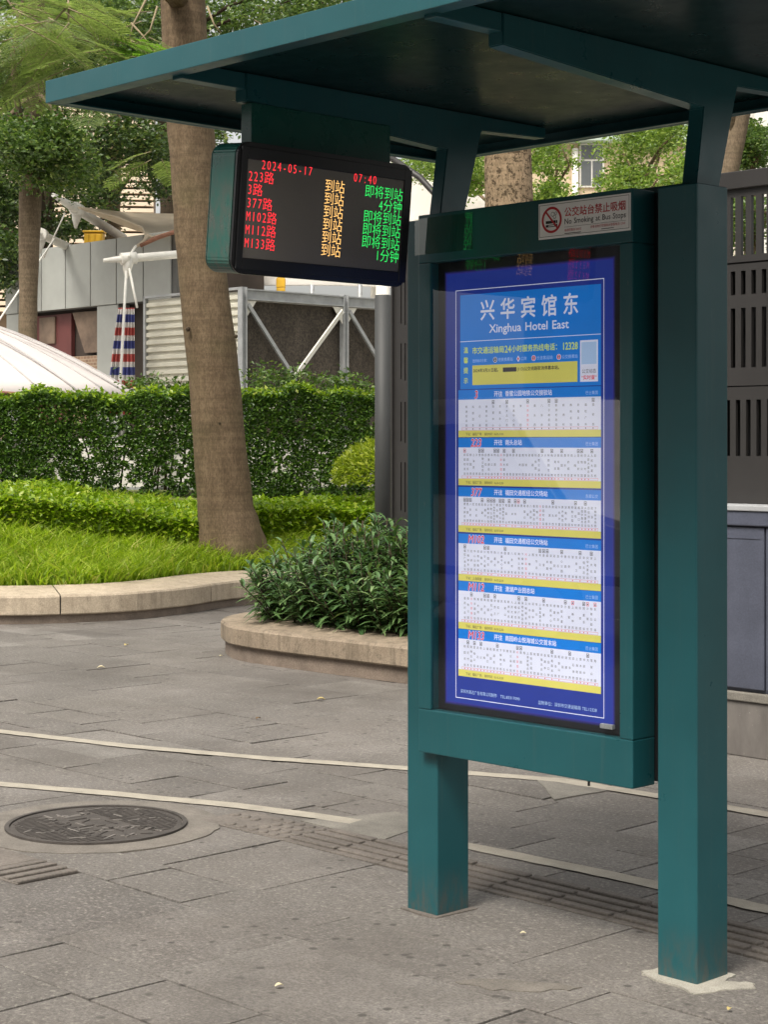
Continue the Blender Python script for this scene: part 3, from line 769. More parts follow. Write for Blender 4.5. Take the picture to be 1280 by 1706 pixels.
def ground_cover():
    # waist-low planted bed between grass and hedge: leaf shell over an uneven mound
    n = 34000; x = nrng.uniform(-5.6, 1.6, n); t = nrng.uniform(0, 1, n)
    yf = np.maximum(16.75 + 0.16 * (x + 3.0), kerb_y(x) + 1.55) + 0.12 * np.sin(x * 2.3); yb = np.maximum(19.0 + 0.2 * (x + 3), yf + 1.0)
    front = nrng.uniform(0, 1, n) < 0.36
    y = np.where(front, yf + np.abs(nrng.normal(0, 0.05, n)), yf + t * (yb - yf))
    zb = bank_z(x, y); zt = bank_z(x, yf + 0.2) + 0.33 + 0.03 * np.sin(3.1 * x + y) + 0.02 * np.sin(7 * x) + 0.04 * t
    edge = np.clip((y - yf) / 0.25, 0, 1) ** 0.5
    z = np.where(front, zb + nrng.uniform(0.0, 1.0, n) ** 0.8 * (zt - zb) * 0.95, zb + (zt - zb) * (0.8 + 0.2 * edge) + nrng.normal(0, 0.022, n))
    pos = np.column_stack([x, y, z])
    o = leaf_mesh('ground_cover_bed', pos, M['cover'], None, 0.065, 0.036, 0.62, 0.18)
    tag(o, 'low bed of glossy yellow green leaves between the grass and the tall hedge', 'low hedge')
    n = 5000; th = nrng.uniform(0, 2 * math.pi, n); ph = np.arccos(nrng.uniform(-0.1, 1, n))
    k = 1 + 0.10 * np.sin(5 * th) * np.sin(4 * ph)
    c = np.array(at(640, 800, 18.6)); u = np.column_stack([np.sin(ph) * np.cos(th), np.sin(ph) * np.sin(th), np.cos(ph)])
    pos = c + u * np.array([0.5, 0.45, 0.40]) * (k * nrng.uniform(0.86, 1.02, n))[:, None]
    o = leaf_mesh('round_shrub', pos, M['round'], None, 0.06, 0.02, 0.4, 0.15, outward=u)
    tag(o, 'round golden green shrub behind the grey lamp post', 'shrub')
ground_cover()
def hedge():
    n = 150000; x = nrng.uniform(-6.2, 2.2, n)
    yf = 19.35 + 0.24 * (x + 3.5); q = nrng.uniform(0, 1, n)
    topz = 1.93 + 0.02 * (x + 3.4) + 0.035 * np.sin(x * 4.7) + 0.03 * np.sin(x * 11.3)
    zb = 0.84
    face = q < 0.80
    bulge = 0.02 * np.sin(6 * x + 1.7) + 0.015 * np.sin(13 * x)
    zz = zb + nrng.uniform(0, 1, n) * (topz - zb)
    y = np.where(face, yf + bulge + np.abs(nrng.normal(0, 0.05, n)), yf + nrng.uniform(0, 0.75, n))
    z = np.where(face, zz, topz + nrng.normal(0, 0.03, n))
    # small see-through gaps, more of them low down, where daylight shows
    gx = np.floor(x / 0.075 + 0.5 * np.sin(z * 31)).astype(int) % 997; gz = np.floor(z / 0.068 + 0.5 * np.sin(x * 27)).astype(int) % 211
    patchy = 0.5 + 0.5 * np.sin(x * 2.1 + 1.0) * np.sin(x * 0.9 + z * 3)
    h_ = nrng.uniform(0, 1, (997, 211))[gx, gz]; lowk = np.clip((1.55 - z) / 0.6, 0, 1)
    keep = ~(face & (h_ < 0.02 + 0.42 * lowk ** 1.3 * patchy))
    pos = np.column_stack([x, y, z])[keep]
    t = thing('hedge', 'tall clipped dark green hedge with bright gaps low down behind the leaning tree', 'hedge', (-2, 19.8, 0.84))
    leaf_mesh('foliage', pos - np.array([-2, 19.8, 0.84]), M['hedge'], t, 0.043, 0.026, 0.35, 0.2)
    n2 = 5200; x = nrng.uniform(-6.2, 2.2, n2); yf = 19.35 + 0.24 * (x + 3.5)
    topz = 1.95 + 0.02 * (x + 3.4) + 0.035 * np.sin(x * 4.7) + 0.03 * np.sin(x * 11.3)
    pos = np.column_stack([x, yf + nrng.uniform(-0.05, 0.6, n2), topz + nrng.uniform(-0.02, 0.07, n2)])
    leaf_mesh('new_growth', pos - np.array([-2, 19.8, 0.84]), M['cover'], t, 0.06, 0.034, 0.5, 0.2)
    st = MB()
    for k in range(38):
        xx = -6.1 + k * 0.217 + rng.uniform(-0.1, 0.1); yy = 19.62 + 0.24 * (xx + 3.5)
        st.tube([(xx, yy, 0.8), (xx + rng.uniform(-0.08, 0.08), yy, 1.3), (xx + rng.uniform(-0.15, 0.15), yy, 1.9)], [0.014, 0.01, 0.005], 5)
    st.bm.transform(Matrix.Translation((2, -19.8, -0.84)))
    st.build('stems', M['bark_dark'], t)
hedge()
def barrier():
    t = thing('white_barrier', 'low white site barrier glimpsed through the gaps low in the hedge', 'barrier', (-2.4, 21.4, 0.88))
    p = MB(); p.box(-4.2, 4.6, 0, 0.05, 0.04, 0.62, 0.01); p.build('panel', M['white_paint'], t)
    f = MB(); f.box(-4.25, 4.65, -0.02, 0.07, 0, 0.038, 0.004); f.build('foot', M['galv'], t)
barrier()
def weeds():
    for lab, px, py, d, r in (('wispy sapling poking up behind the hedge at the foot of the left steel post', 455, 636, 21.5, (0.42, 0.3, 0.20)),
                              ('leafy weed clump behind the hedge below the middle steel post', 580, 643, 21.5, (0.55, 0.3, 0.13)),
                              ('small shrub behind the hedge beside the striped tarp', 265, 648, 21.3, (0.5, 0.3, 0.13))):
        c = at(px, py, d)
        t = thing('weed', lab, 'plant', (c.x, c.y, 0.88))
        pts = clump_points([((0, 0, c.z - 0.88), r, 60)], 16)
        leaf_mesh('foliage', pts, M['tree_mid'], t, 0.07, 0.03, 0.4)
        mb = MB()
        for k in range(6): mb.tube([(rng.uniform(-0.1, 0.1), 0, 0), (rng.uniform(-0.3, 0.3), rng.uniform(-0.1, 0.1), c.z - 0.88 + rng.uniform(-0.1, 0.2))], [0.012, 0.004], 5)
        mb.build('stem', M['bark_dark'], t)
weeds()
def lance_bed():
    V = []; Fc = []; n0 = 0; stems = MB(); count = 0
    inner = [(p.x, p.y) for p in ptsR]
    poly = inner
    def inside(x, y):
        c = False; j = len(poly) - 1
        for i in range(len(poly)):
            xi, yi = poly[i]; xj, yj = poly[j]
            if (yi > y) != (yj > y) and x < (xj - xi) * (y - yi) / (yj - yi) + xi: c = not c
            j = i
        return c
    def edge_dist(x, y): return min(math.hypot(p[0] - x, p[1] - y) for p in poly)
    tries = 0
    while count < 620 and tries < 30000:
        tries += 1
        x, y = rng.uniform(-1.2, 1.3), rng.uniform(10.0, 13.4)
        if not inside(x, y): continue
        e = edge_dist(x, y)
        if e < 0.30: continue
        h = (0.30 + 0.36 * min(1, (e - 0.3) / 0.35)) * rng.uniform(0.82, 1.15)
        ox, oy = rng.uniform(-0.12, 0.12), rng.uniform(-0.14, 0.1)
        if e < 0.5: oy -= 0.16; ox -= 0.14
        top = Vector((x + ox, y + oy, 0.2 + h)); base = Vector((x, y, 0.2))
        stems.tube([base, base.lerp(top, 0.5) + Vector((0, 0, 0.02)), top], [0.006, 0.005, 0.003], 4)
        nl = rng.randint(17, 24)
        for k in range(nl):
            t = k / nl; p = base.lerp(top, 0.18 + 0.82 * t)
            th = k * 2.4 + rng.uniform(-0.5, 0.5); el = 0.15 + 0.85 * t * t + rng.uniform(-0.25, 0.25)
            L = rng.uniform(0.14, 0.20) * (1.0 - 0.2 * t); w = L * rng.uniform(0.18, 0.23)
            d = Vector((math.cos(th) * math.cos(el), math.sin(th) * math.cos(el), math.sin(el)))
            s = d.cross(Vector((0, 0, 1))).normalized(); up = s.cross(d)
            rows = []
            for q, ww in ((0.0, 0.15), (0.3, 0.9), (0.62, 0.85), (1.0, 0.0)):
                c = p + d * (L * q) - Vector((0, 0, 1)) * (L * 0.42 * q * q)
                rows.append((c, s * (w * ww * 0.5), up * (w * ww * 0.18)))
            for a in range(3):
                c0, s0, u0 = rows[a]; c1, s1, u1 = rows[a + 1]
                if a == 0: vv = [c0, c0 + s0 + u0, c1 + s1 + u1, c1, c1 - s1 + u1, c0 - s0 + u0]
                b0 = len(V)
                V.append(c0); V.append(c0 + s0 + u0); V.append(c0 - s0 + u0); V.append(c1); V.append(c1 + s1 + u1); V.append(c1 - s1 + u1)
                Fc.append((b0, b0 + 1, b0 + 4, b0 + 3)); Fc.append((b0 + 2, b0, b0 + 3, b0 + 5))
        count += 1
    o = Vector((0, 11.5, 0.2))
    t = thing('shrub_bed', 'dense dark green lance leaved shrubs filling the round ended planter', 'shrub', o)
    arr = np.array([tuple(v - o) for v in V])
    # weld rows so each leaf is one island
    me_o = np_mesh('foliage', arr, np.array(Fc), M['lance'], t)
    bm = bmesh.new(); bm.from_mesh(me_o.data); bmesh.ops.remove_doubles(bm, verts=bm.verts, dist=1e-5); bm.to_mesh(me_o.data); bm.free()
    stems.bm.transform(Matrix.Translation(-o)); stems.build('stems', M['bark_dark'], t)
lance_bed()

# ------------------------------------------------------------------ trees
def trunk_mesh(path, radii, n=20, wob=0.05):
    mb = MB(); P = []; R = []
    for (a, ra), (b, rb) in zip(list(zip(path, radii))[:-1], list(zip(path, radii))[1:]):
        k = max(2, int((Vector(b) - Vector(a)).length / 0.18))
        for i in range(k):
            t = i / k; P.append(Vector(a).lerp(Vector(b), t) + Vector((rng.uniform(-1, 1), rng.uniform(-1, 1), 0)) * ra * 0.02); R.append((ra + (rb - ra) * t) * (1 + rng.uniform(-0.015, 0.015)))
    P.append(Vector(path[-1])); R.append(radii[-1])
    mb.tube(P, R, n, wob=wob); return mb
def tree(name, label, path, radii, blobs, per, leaf, leafmat, bark, limbs=8, cat='tree', group=None, knots=()):
    o = Vector(path[0])
    t = thing(name, label, cat, o, group=group)
    mb = trunk_mesh([Vector(p) - o for p in path], radii)
    mb.build('trunk', M[bark], t)
    pts = clump_points([((Vector(c) - o)[:], r, k) for c, r, k in blobs], int(per * 1.8))
    leaf_mesh('crown', pts, M[leafmat], t, leaf[0] * 0.68, leaf[1] * 0.72, 0.35, 0.2)
    br = MB(); top = len(path) - 1
    cents = [(Vector(c) - o) for c, r, k in blobs for _ in range(2)]
    for k in range(limbs):
        c, r, _ = blobs[k % len(blobs)]; c = Vector(c) - o
        e = c + Vector((rng.uniform(-0.7, 0.7) * r[0], rng.uniform(-0.7, 0.7) * r[1], rng.uniform(-0.5, 0.6) * r[2]))
        i = rng.randint(max(1, top - 2), top) if top > 1 else top
        s = Vector(path[i]) - o
        if (e - s).length > 6: s = e + (s - e).normalized() * 6
        m = s.lerp(e, 0.5) + Vector((rng.uniform(-0.25, 0.25), rng.uniform(-0.25, 0.25), rng.uniform(0.0, 0.3)))
        r0 = radii[i] * 0.42
        br.tube([s, m, e], [r0, r0 * 0.6, r0 * 0.2], 7)
    br.build('branch', M[bark], t)
    return t

def leaning_tree():
    D = 17.1
    cl = [(389, 935, 0.36), (386, 915, 0.325), (383, 890, 0.30), (375, 850, 0.268), (371, 800, 0.258), (363, 700, 0.248), (355, 620, 0.243), (342, 500, 0.236), (331, 380, 0.228), (318, 220, 0.222), (305, 10, 0.216), (292, -180, 0.20), (280, -330, 0.17)]
    path = [at(x, y, D) for x, y, r in cl]; rad = [r for _, _, r in cl]
    o = path[0].copy()
    t = thing('leaning_tree', 'large brown trunk leaning left in the grass with feathery leaves overhead', 'tree', o)
    mb = trunk_mesh([p - o for p in path], rad, 28, 0.03)
    for v in mb.bm.verts:                                     # root flare
        k = max(0.0, 1 - (v.co.z + 0.05) / 0.75)
        th = math.atan2(v.co.y, v.co.x); m = 1 + k * k * 0.16 * math.sin(4 * th + 0.6) + k * k * 0.08 * math.sin(7 * th)
        v.co.x *= m; v.co.y *= m
    mb.build('trunk', M['bark'], t)
    for x, y in ((366, 705), (312, 548), (392, 560)):
        kn = MB(); c = at(x, y, D - 0.245) - o
        kn.tube([c + Vector((0, 0.04, 0)), c + Vector((0, -0.006, -0.004))], [0.022, 0.012], 9, wob=0.2)
        kn.build('knot', M['bark_dark'], t)
    br = MB()
    ends = []
    for (x, y, d) in ((60, -60, 13.5), (180, -40, 14.0), (240, -260, 15.5), (520, -260, 17), (150, -330, 18), (420, -420, 14), (560, -150, 18)):
        e = at(x, y, d) - o; s = path[-2] - o if y < -100 else path[-3] - o
        m = s.lerp(e, 0.5) + Vector((0, 0, 0.35)); br.tube([s, m, e], [0.09, 0.05, 0.02], 8); ends.append(e)
    br.build('branch', M['bark'], t)
    # feathery fronds: a rachis, side stalks and rows of tiny leaflets
    def frond_set(name, mat, specs, L0):
        P = []; Dn = []; Nn = []; Ln = []; Wn = []
        for (base, dr) in specs:
            base = Vector(base); dr = Vector(dr).normalized(); side = dr.cross(Vector((0, 0, 1))).normalized(); upv = side.cross(dr)
            L = L0 * rng.uniform(0.75, 1.2); np_ = 13
            tw = MB(); tw.tube([base, base + dr * L * 0.5 - Vector((0, 0, L * 0.04)), base + dr * L - Vector((0, 0, L * 0.2))], [0.005, 0.003, 0.0015], 4); tw.build('twig', M['twig'], t)
            for i in range(np_):
                q = 0.15 + 0.85 * i / np_; c = base + dr * (L * q) - Vector((0, 0, L * 0.2 * q * q))
                pl = L * 0.34 * math.sin(math.pi * (0.25 + 0.7 * q)) + 0.03
                for sg in (-1, 1):
                    pd = (side * sg * 0.86 + dr * 0.5 + upv * rng.uniform(-0.1, 0.15)).normalized(); ps = pd.cross(upv).normalized()
                    m = 11
                    for j in range(m):
                        pp = c + pd * (pl * (j + 0.5) / m) - Vector((0, 0, 0.18 * pl * (j / m) ** 2))
                        for s2 in (-1, 1):
                            P.append(pp); Dn.append(ps * s2 + pd * 0.45); Nn.append(upv); Ln.append(0.034); Wn.append(0.013)
        v, f = leaf_arrays(np.array(P), np.array(Dn), np.array(Nn), np.array(Ln) * L0 / 0.55, np.array(Wn) * L0 / 0.55, 0.05)
        np_mesh(name, v, f, mat, t)
    sp = []
    for x, y, d, n, sx, sy in ((70, 40, 13.2, 13, 55, 30), (30, 15, 13.8, 8, 50, 40), (140, 95, 13.6, 9, 50, 20), (120, 20, 14.5, 8, 70, 30), (215, 40, 15, 5, 40, 40), (260, 270, 19.0, 3, 20, 30), (430, 60, 17.5, 6, 70, 40)):
        for k in range(int(n * 1.15)):
            b = at(x + rng.uniform(-sx, sx), y + rng.uniform(-sy, sy), d + rng.uniform(-0.5, 0.5)) - o
            th = rng.uniform(0, 2 * math.pi)
            sp.append((b, (math.cos(th), math.sin(th) * 0.6, rng.uniform(-0.5, 0.1))))
    frond_set('feathery_foliage', M['fern_grey'], sp, 0.55)
    sp = []
    for k in range(9):
        b = at(rng.uniform(150, 215), rng.uniform(60, 95), 13.4 + rng.uniform(-0.3, 0.3)) - o
        th = rng.uniform(-0.7, 0.6); sp.append((b, (math.cos(th), math.sin(th) * 0.5, rng.uniform(-0.4, 0.05))))
    frond_set('young_foliage', M['fern_bright'], sp, 0.42)
    tw = MB()
    for pl in (((113, -10), (114, 40), (122, 95)), ((112, 10), (90, 35), (68, 50)), ((112, 8), (140, 30), (165, 65)), ((245, -5), (222, 40), (212, 75)), ((262, 10), (250, 50), (225, 75)), ((218, 38), (238, 60), (255, 85)), ((345, 10), (356, 40), (368, 55))):
        tw = MB(); tw.tube([at(x, y, 13.5) - o for x, y in pl], [0.009, 0.007, 0.004], 5); tw.build('hanging_twig', M['twig'], t)
    pts = clump_points([((at(330, -520, 18.5) - o)[:], (2.4, 2.0, 0.9), 40), ((at(120, -400, 17) - o)[:], (1.8, 1.6, 0.7), 26)], 34)
    leaf_mesh('crown', pts, M['tree_mid'], t, 0.10, 0.04, 0.5)
leaning_tree()

def B(x, y, d, w, h, dep, k): return (tuple(at(x, y, d)), (w / F * d, dep, h / F * d), k)
def gnd(x, d, z=0.88): return Vector(((x - CX) / F * d, d, z))
tree('broadleaf_tree', 'slim brown trunk with leafy low boughs at the left edge, rising behind the white tent', [gnd(44, 24.5), at(46, 500, 24.5), at(50, 330, 24.5), at(58, 150, 24.5), at(60, -60, 24.5)], [0.145, 0.125, 0.155, 0.125, 0.10],
     [B(70, 235, 24.2, 95, 40, 1.0, 75), B(25, 250, 23.8, 55, 45, 0.8, 40), B(110, 290, 24.6, 50, 40, 0.8, 34), B(40, -60, 25, 160, 60, 2.0, 50)], 60, (0.10, 0.055), 'tree_mid', 'bark_pale', 9)
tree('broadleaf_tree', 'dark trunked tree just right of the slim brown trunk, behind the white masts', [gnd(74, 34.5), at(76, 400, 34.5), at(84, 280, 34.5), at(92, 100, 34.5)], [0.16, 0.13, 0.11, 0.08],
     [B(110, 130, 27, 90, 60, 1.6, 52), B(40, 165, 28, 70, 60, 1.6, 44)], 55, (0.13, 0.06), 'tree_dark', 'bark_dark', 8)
tree('broadleaf_tree', 'straight brown trunk with dark boughs seen between the masts and the leaning tree', [gnd(188, 34), at(189, 330, 34), at(192, 240, 34), at(194, 60, 34)], [0.17, 0.13, 0.12, 0.08],
     [B(235, 245, 29.5, 45, 55, 1.2, 46), B(160, 250, 29.2, 45, 45, 1.0, 36), B(190, 60, 30, 110, 60, 2.0, 60), B(150, 320, 33, 50, 40, 0.9, 30), B(120, 380, 34, 60, 26, 0.9, 22), B(265, 300, 33, 26, 50, 0.9, 14)], 52, (0.13, 0.065), 'tree_dark', 'bark', 10)
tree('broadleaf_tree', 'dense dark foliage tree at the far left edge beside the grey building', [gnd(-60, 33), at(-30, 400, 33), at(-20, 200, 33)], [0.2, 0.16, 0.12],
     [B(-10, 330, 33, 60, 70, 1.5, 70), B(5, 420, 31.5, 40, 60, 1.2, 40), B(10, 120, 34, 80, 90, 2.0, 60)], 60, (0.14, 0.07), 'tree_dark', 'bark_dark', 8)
tree('broadleaf_tree', 'dense green tree filling the upper left behind the feathery fronds', [gnd(300, 36), at(280, 300, 36), at(270, 80, 36)], [0.22, 0.18, 0.14],
     [B(150, 40, 36, 130, 65, 2.4, 105), B(260, 60, 36, 120, 75, 2.4, 100), B(430, 20, 36, 130, 60, 2.4, 70), B(330, 210, 36, 70, 60, 1.5, 36), B(60, -10, 37, 110, 60, 2.0, 55), B(540, -10, 36, 60, 60, 2, 40)], 66, (0.15, 0.075), 'tree_mid', 'bark_dark', 12)
tree('pitted_tree', 'thick pale trunk with dark pitted bark rising behind the poster case', [gnd(850, 14.2, 0.2), at(850, 600, 14.2), at(848, 320, 14.2), at(846, 200, 14.2), at(843, 20, 14.2), at(835, -150, 14.2)], [0.215, 0.198, 0.192, 0.188, 0.17, 0.14],
     [B(820, -230, 14.2, 300, 90, 1.5, 60)], 40, (0.10, 0.045), 'tree_mid', 'bark_spot', 6)
tree('broadleaf_tree', 'slanting grey trunk seen between the slotted screen and the right post', [gnd(1165, 19), at(1200, 330, 19), at(1218, 270, 19), at(1238, 180, 19), at(1275, -60, 19)], [0.15, 0.12, 0.11, 0.10, 0.08],
     [B(1290, -160, 19, 120, 60, 1.5, 40)], 40, (0.11, 0.05), 'tree_mid', 'bark_pale', 5)
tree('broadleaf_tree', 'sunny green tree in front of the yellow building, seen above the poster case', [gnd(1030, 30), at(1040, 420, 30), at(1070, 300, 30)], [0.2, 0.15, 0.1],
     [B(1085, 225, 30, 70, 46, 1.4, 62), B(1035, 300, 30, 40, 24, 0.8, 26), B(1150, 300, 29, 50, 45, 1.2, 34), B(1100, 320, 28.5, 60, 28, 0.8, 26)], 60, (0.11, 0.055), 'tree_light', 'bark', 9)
tree('broadleaf_tree', 'bushy green tree directly right of the pitted trunk', [gnd(905, 27), at(905, 420, 27), at(910, 340, 27)], [0.14, 0.1, 0.07],
     [B(912, 262, 27, 30, 30, 0.8, 24), B(915, 325, 27, 40, 22, 0.8, 26), B(780, 290, 28, 40, 40, 0.8, 34), B(710, 275, 32, 50, 25, 0.9, 30)], 56, (0.10, 0.05), 'tree_light', 'bark', 7)
tree('broadleaf_tree', 'green tree seen through and over the slotted grey screen at the right edge', [gnd(1255, 24), at(1255, 420, 24), at(1250, 300, 24)], [0.16, 0.12, 0.08],
     [B(1250, 245, 24, 30, 40, 0.7, 56), B(1230, 370, 24, 36, 60, 0.8, 50)], 56, (0.09, 0.045), 'tree_mid', 'bark', 6)

# ------------------------------------------------------------------ far buildings, canopies
def slat_building():
    t = thing('slatted_building', 'far beige building with rows of pale horizontal slats behind the left trees', 'building', (-16, 46, 0.88), 0.12)
    mb = MB(); mb.box(-16, 10, 0.3, 8, 0, 11.0); mb.build('wall', M['slat_dark'], t)
    s = MB()
    z = 4.0
    while z < 10.8:
        s.box(-16, 10, 0, 0.29, z, z + 0.10); z += 0.165
    s.build('slat', M['slat_wall'], t)
slat_building()
def yellow_building():
    t = thing('yellow_building', 'pale yellow building with a pale green roof edge behind the trees on the right', 'building', (4.0, 46, 0.88))
    mb = MB(); mb.box(-2.5, 10, 0, 8, 0, 8.25); mb.build('wall', M['beige_wall'], t)
    r = MB(); r.box(-2.8, 10.3, -0.4, 8.4, 8.253, 8.8, 0.02, seg=1); r.build('roof_edge', M['pale_green'], t)
    for (x, z) in ((1.33, 7.74), (4.0, 7.74), (4.0, 4.7), (1.33, 4.7)):
        f = MB(); f.box(x - 0.32, x + 0.32, -0.06, -0.002, z - 0.62, z + 0.50); w = f.build('window', M['white_paint'], t)
        g = MB()
        for a, b, c, d in ((-0.27, -0.02, -0.57, 0.05), (0.02, 0.27, -0.57, 0.05), (-0.27, 0.27, 0.10, 0.45)): g.box(x + a, x + b, -0.075, -0.062, z + c, z + d)
        g.build('pane', M['window'], w)
    p = MB(); p.tube([(0.90, -0.12, 0), (0.90, -0.12, 8.1)], 0.085, 10); p.build('downpipe', M['white_paint'], t)
yellow_building()
def white_building():
    t = thing('white_building', 'white building corner beyond the trees at the far right', 'building', (9.6, 43, 0.88))
    mb = MB(); mb.box(-0.7, 8, 0, 8, 0, 9.5); mb.build('wall', M['white_paint'], t)
    for k in range(3):
        g = MB(); g.box(-0.35, 1.2, -0.05, -0.002, 2.0 + 2.6 * k, 3.6 + 2.6 * k); g.build('window', M['window'], t)
white_building()

def grey_building():
    o = Vector((-6.74, 32.0, 0.88)); t = thing('grey_building', 'low building with grey metal panel fascia over a red shop sign', 'building', o, ROT)
    # local x along the front (towards the right and nearer), y into the building
    zf0, zf1 = 2.86, 3.93
    w = MB(); w.box(-0.05, 5.0, 0.25, 1.8, 0, 3.9); w.build('wall', M['interior'], t)
    bk = MB(); bk.box(0, 5.0, 0.0, 0.24, zf0, zf1); bk.build('fascia_backing', M['panel_gap'], t)
    for k in range(7):
        x0 = -0.33 + k * 0.745
        p = MB(); p.box(max(0, x0 + 0.012), x0 + 0.733, -0.03, -0.002, zf0, zf1 + 0.01, 0.006, seg=1); p.build('fascia_panel', M['facade_grey'], t)
    for x0, x1 in ((0.0, 0.48), (2.81, 3.41)):
        c = MB(); c.box(x0, x1, -0.01, 0.235, 0, 1.38, 0.01, seg=1); c.box(x0, x1, -0.01, 0.235, 1.40, zf0 - 0.004, 0.01, seg=1); c.build('pillar', M['facade_grey'], t)
    s = MB(); s.box(0.50, 1.80, 0.16, 0.235, 0.9, 2.80); sg = s.build('shop_sign', M['shop_red'], t)
    b = MB(); b.box(0.86, 1.34, 0.125, 0.157, 2.30, 2.76); b.build('tan_notice', M['shop_tan'], sg)
    prepare_glyphs('办公空间', 0.02)
    sh = Sheet(); sh.text('办公空间', 0.52, 1.52, 0.34, 0, 0, bold=0.02, sx=0.92)
    sh.build('lettering', M['shop_letter'], sg, lambda v: np.column_stack([v[:, 0], np.full(len(v), 0.152), v[:, 1]]))
    br = MB(); br.box(1.84, 2.79, 0.16, 0.235, 0.9, 2.05); br.build('brick_panel', M['brick'], t)
    tr = MB(); tr.prism([(1.88, 2.80), (2.77, 2.80), (2.70, 2.1), (2.25, 2.1)], 1, 0.13, 0.20); tr.build('awning_valance', M['shop_tan'], t)
grey_building()
def striped_tarp():
    o = at(205, 632, 27.2); o.z = 0.88
    mb = MB(); n = 26; rows = 14; g = []
    for r in range(rows + 1):
        z = 1.0 + 1.62 * r / rows; wd = 0.27 - 0.20 * (r / rows) ** 1.3; sh = 0.0
        g.append([mb.bm.verts.new((-wd / 1.0 + sh + (wd + 0.17) * k / n, 0.05 * math.sin(k * 1.5 + 0.3 * r) * (1 - 0.3 * r / rows), z)) for k in range(n + 1)])
    for a, b in zip(g[:-1], g[1:]):
        for k in range(n): mb.bm.faces.new((a[k], a[k + 1], b[k + 1], b[k])).smooth = True
    ob = mb.build('striped_tarp', M['tarp'], loc=o)
    sol = ob.modifiers.new('thick', 'SOLIDIFY'); sol.thickness = 0.006
    tag(ob, 'red white and blue striped tarp hanging beside the corrugated hut', 'tarp')
striped_tarp()
def hut():
    # corrugated front along the shelter's x axis, framed mesh side along its y axis, corner at px 403
    d = 26.0; o = Vector(((404 - CX) / F * d, d, 0.88))
    t = thing('corrugated_hut', 'cream corrugated hut with a braced steel frame and dark mesh side', 'hut', o, ROT)
    H = 2.80; mb = MB(); prof = []; z = 0
    pitch = 0.116
    while z < H - 0.02:
        prof += [(0.0, z), (0.0, z + pitch * 0.45), (0.035, z + pitch * 0.55), (0.035, z + pitch * 0.9)]; z += pitch
    pv = [[mb.bm.verts.new((x, yv, zz)) for (yv, zz) in prof] for x in (-2.35, -0.02)]
    for k in range(len(prof) - 1): mb.bm.faces.new((pv[0][k], pv[1][k], pv[1][k + 1], pv[0][k + 1]))
    mb.build('corrugated_wall', M['corrugated'], t)
    e = MB(); e.box(-2.40, -2.352, -0.02, 0.04, 0, H + 0.03); e.box(-2.40, 0.0, -0.02, 0.06, H, H + 0.035); e.build('wall_edge', M['galv'], t)
    r = MB(); r.box(-2.38, -0.05, 0.06, 7.9, H - 0.15, H - 0.02); r.build('roof', M['white_paint'], t)
    m = MB(); m.box(-0.12, -0.08, 0.06, 8.0, 0, H - 0.16); m.build('mesh_screen', M['mesh'], t)
    for y in (0.0, 2.0, 4.0, 6.0, 8.0):
        p = MB(); p.box(-0.05, 0.05, y - 0.05, y - 0.035, 0, H + 0.03); p.box(-0.05, 0.05, y + 0.035, y + 0.05, 0, H + 0.03); p.box(-0.012, 0.012, y - 0.034, y + 0.034, 0, H + 0.03)
        p.build('steel_post', M['galv'], t)
    for y in (0.0, 2.0, 4.0, 6.0):
        b = MB(); b.box(-0.02, 0.02, y + 0.052, y + 1.948, H - 0.13, H - 0.012); b.box(-0.05, 0.05, y + 0.052, y + 1.948, H - 0.15, H - 0.132); b.box(-0.05, 0.05, y + 0.052, y + 1.948, H - 0.01, H + 0.01)
        b.build('steel_beam', M['galv'], t)
        for (ya, yb, xo) in ((y + 0.08, y + 1.38, 0.03), (y + 1.92, y + 0.48, 0.055)):
            z1, z0 = H - 0.22, H - 1.75
            mid = Vector((xo, (ya + yb) / 2, (z0 + z1) / 2)); L = math.hypot(yb - ya, z1 - z0)
            ang = math.atan2(z1 - z0, ya - yb)
            Mx = Matrix.Translation(mid) @ Matrix.Rotation(ang, 4, 'X')
            c = MB(); c.box(-0.008, 0.008, -L / 2, L / 2, -0.035, 0.035, mat=Mx); c.box(0.009, 0.03, -L / 2, L / 2, 0.028, 0.035, mat=Mx)
            c.build('brace', M['white_paint'] if xo > 0.04 else M['galv'], t)
        for ys, sg in ((y + 0.05, 1), (y + 1.95, -1)):
            gm = MB(); gm.prism([(ys, H - 0.16), (ys + 0.2 * sg, H - 0.16), (ys, H - 0.42)], 0, 0.008, 0.018); gm.build('gusset', M['white_paint'], t)
hut()
c = at(468, 474, 30)
mb = MB(); mb.box(-0.075, 0.075, -0.1, 0.1, -0.06, 0.10, 0.02); mb.box(-0.06, 0.06, -0.08, 0.08, 0.1, 0.14, 0.01); mb.box(-0.07, 0.07, -0.1, 0.1, -0.12, -0.061, 0.01)
mb.tube([(0, 0, -1.4), (0, 0, -0.12)], 0.03, 8)
tag(mb.build('yellow_box', M['yellow'], loc=c), 'small bright yellow box standing above the steel frame under the display', 'box')
c = at(157, 400, 32.5)
mb = MB(); mb.box(-0.17, 0.17, -0.15, 0.15, -0.12, 0.12, 0.02); mb.box(-0.19, 0.19, -0.17, 0.17, 0.122, 0.16, 0.01)
for k in range(3): mb.box(-0.15 + k * 0.11, -0.08 + k * 0.11, -0.165, -0.152, -0.09, 0.09, 0.005)
tag(mb.build('yellow_crate', M['yellow'], loc=c), 'yellow crate on the grey building roof below the beige sail', 'crate')

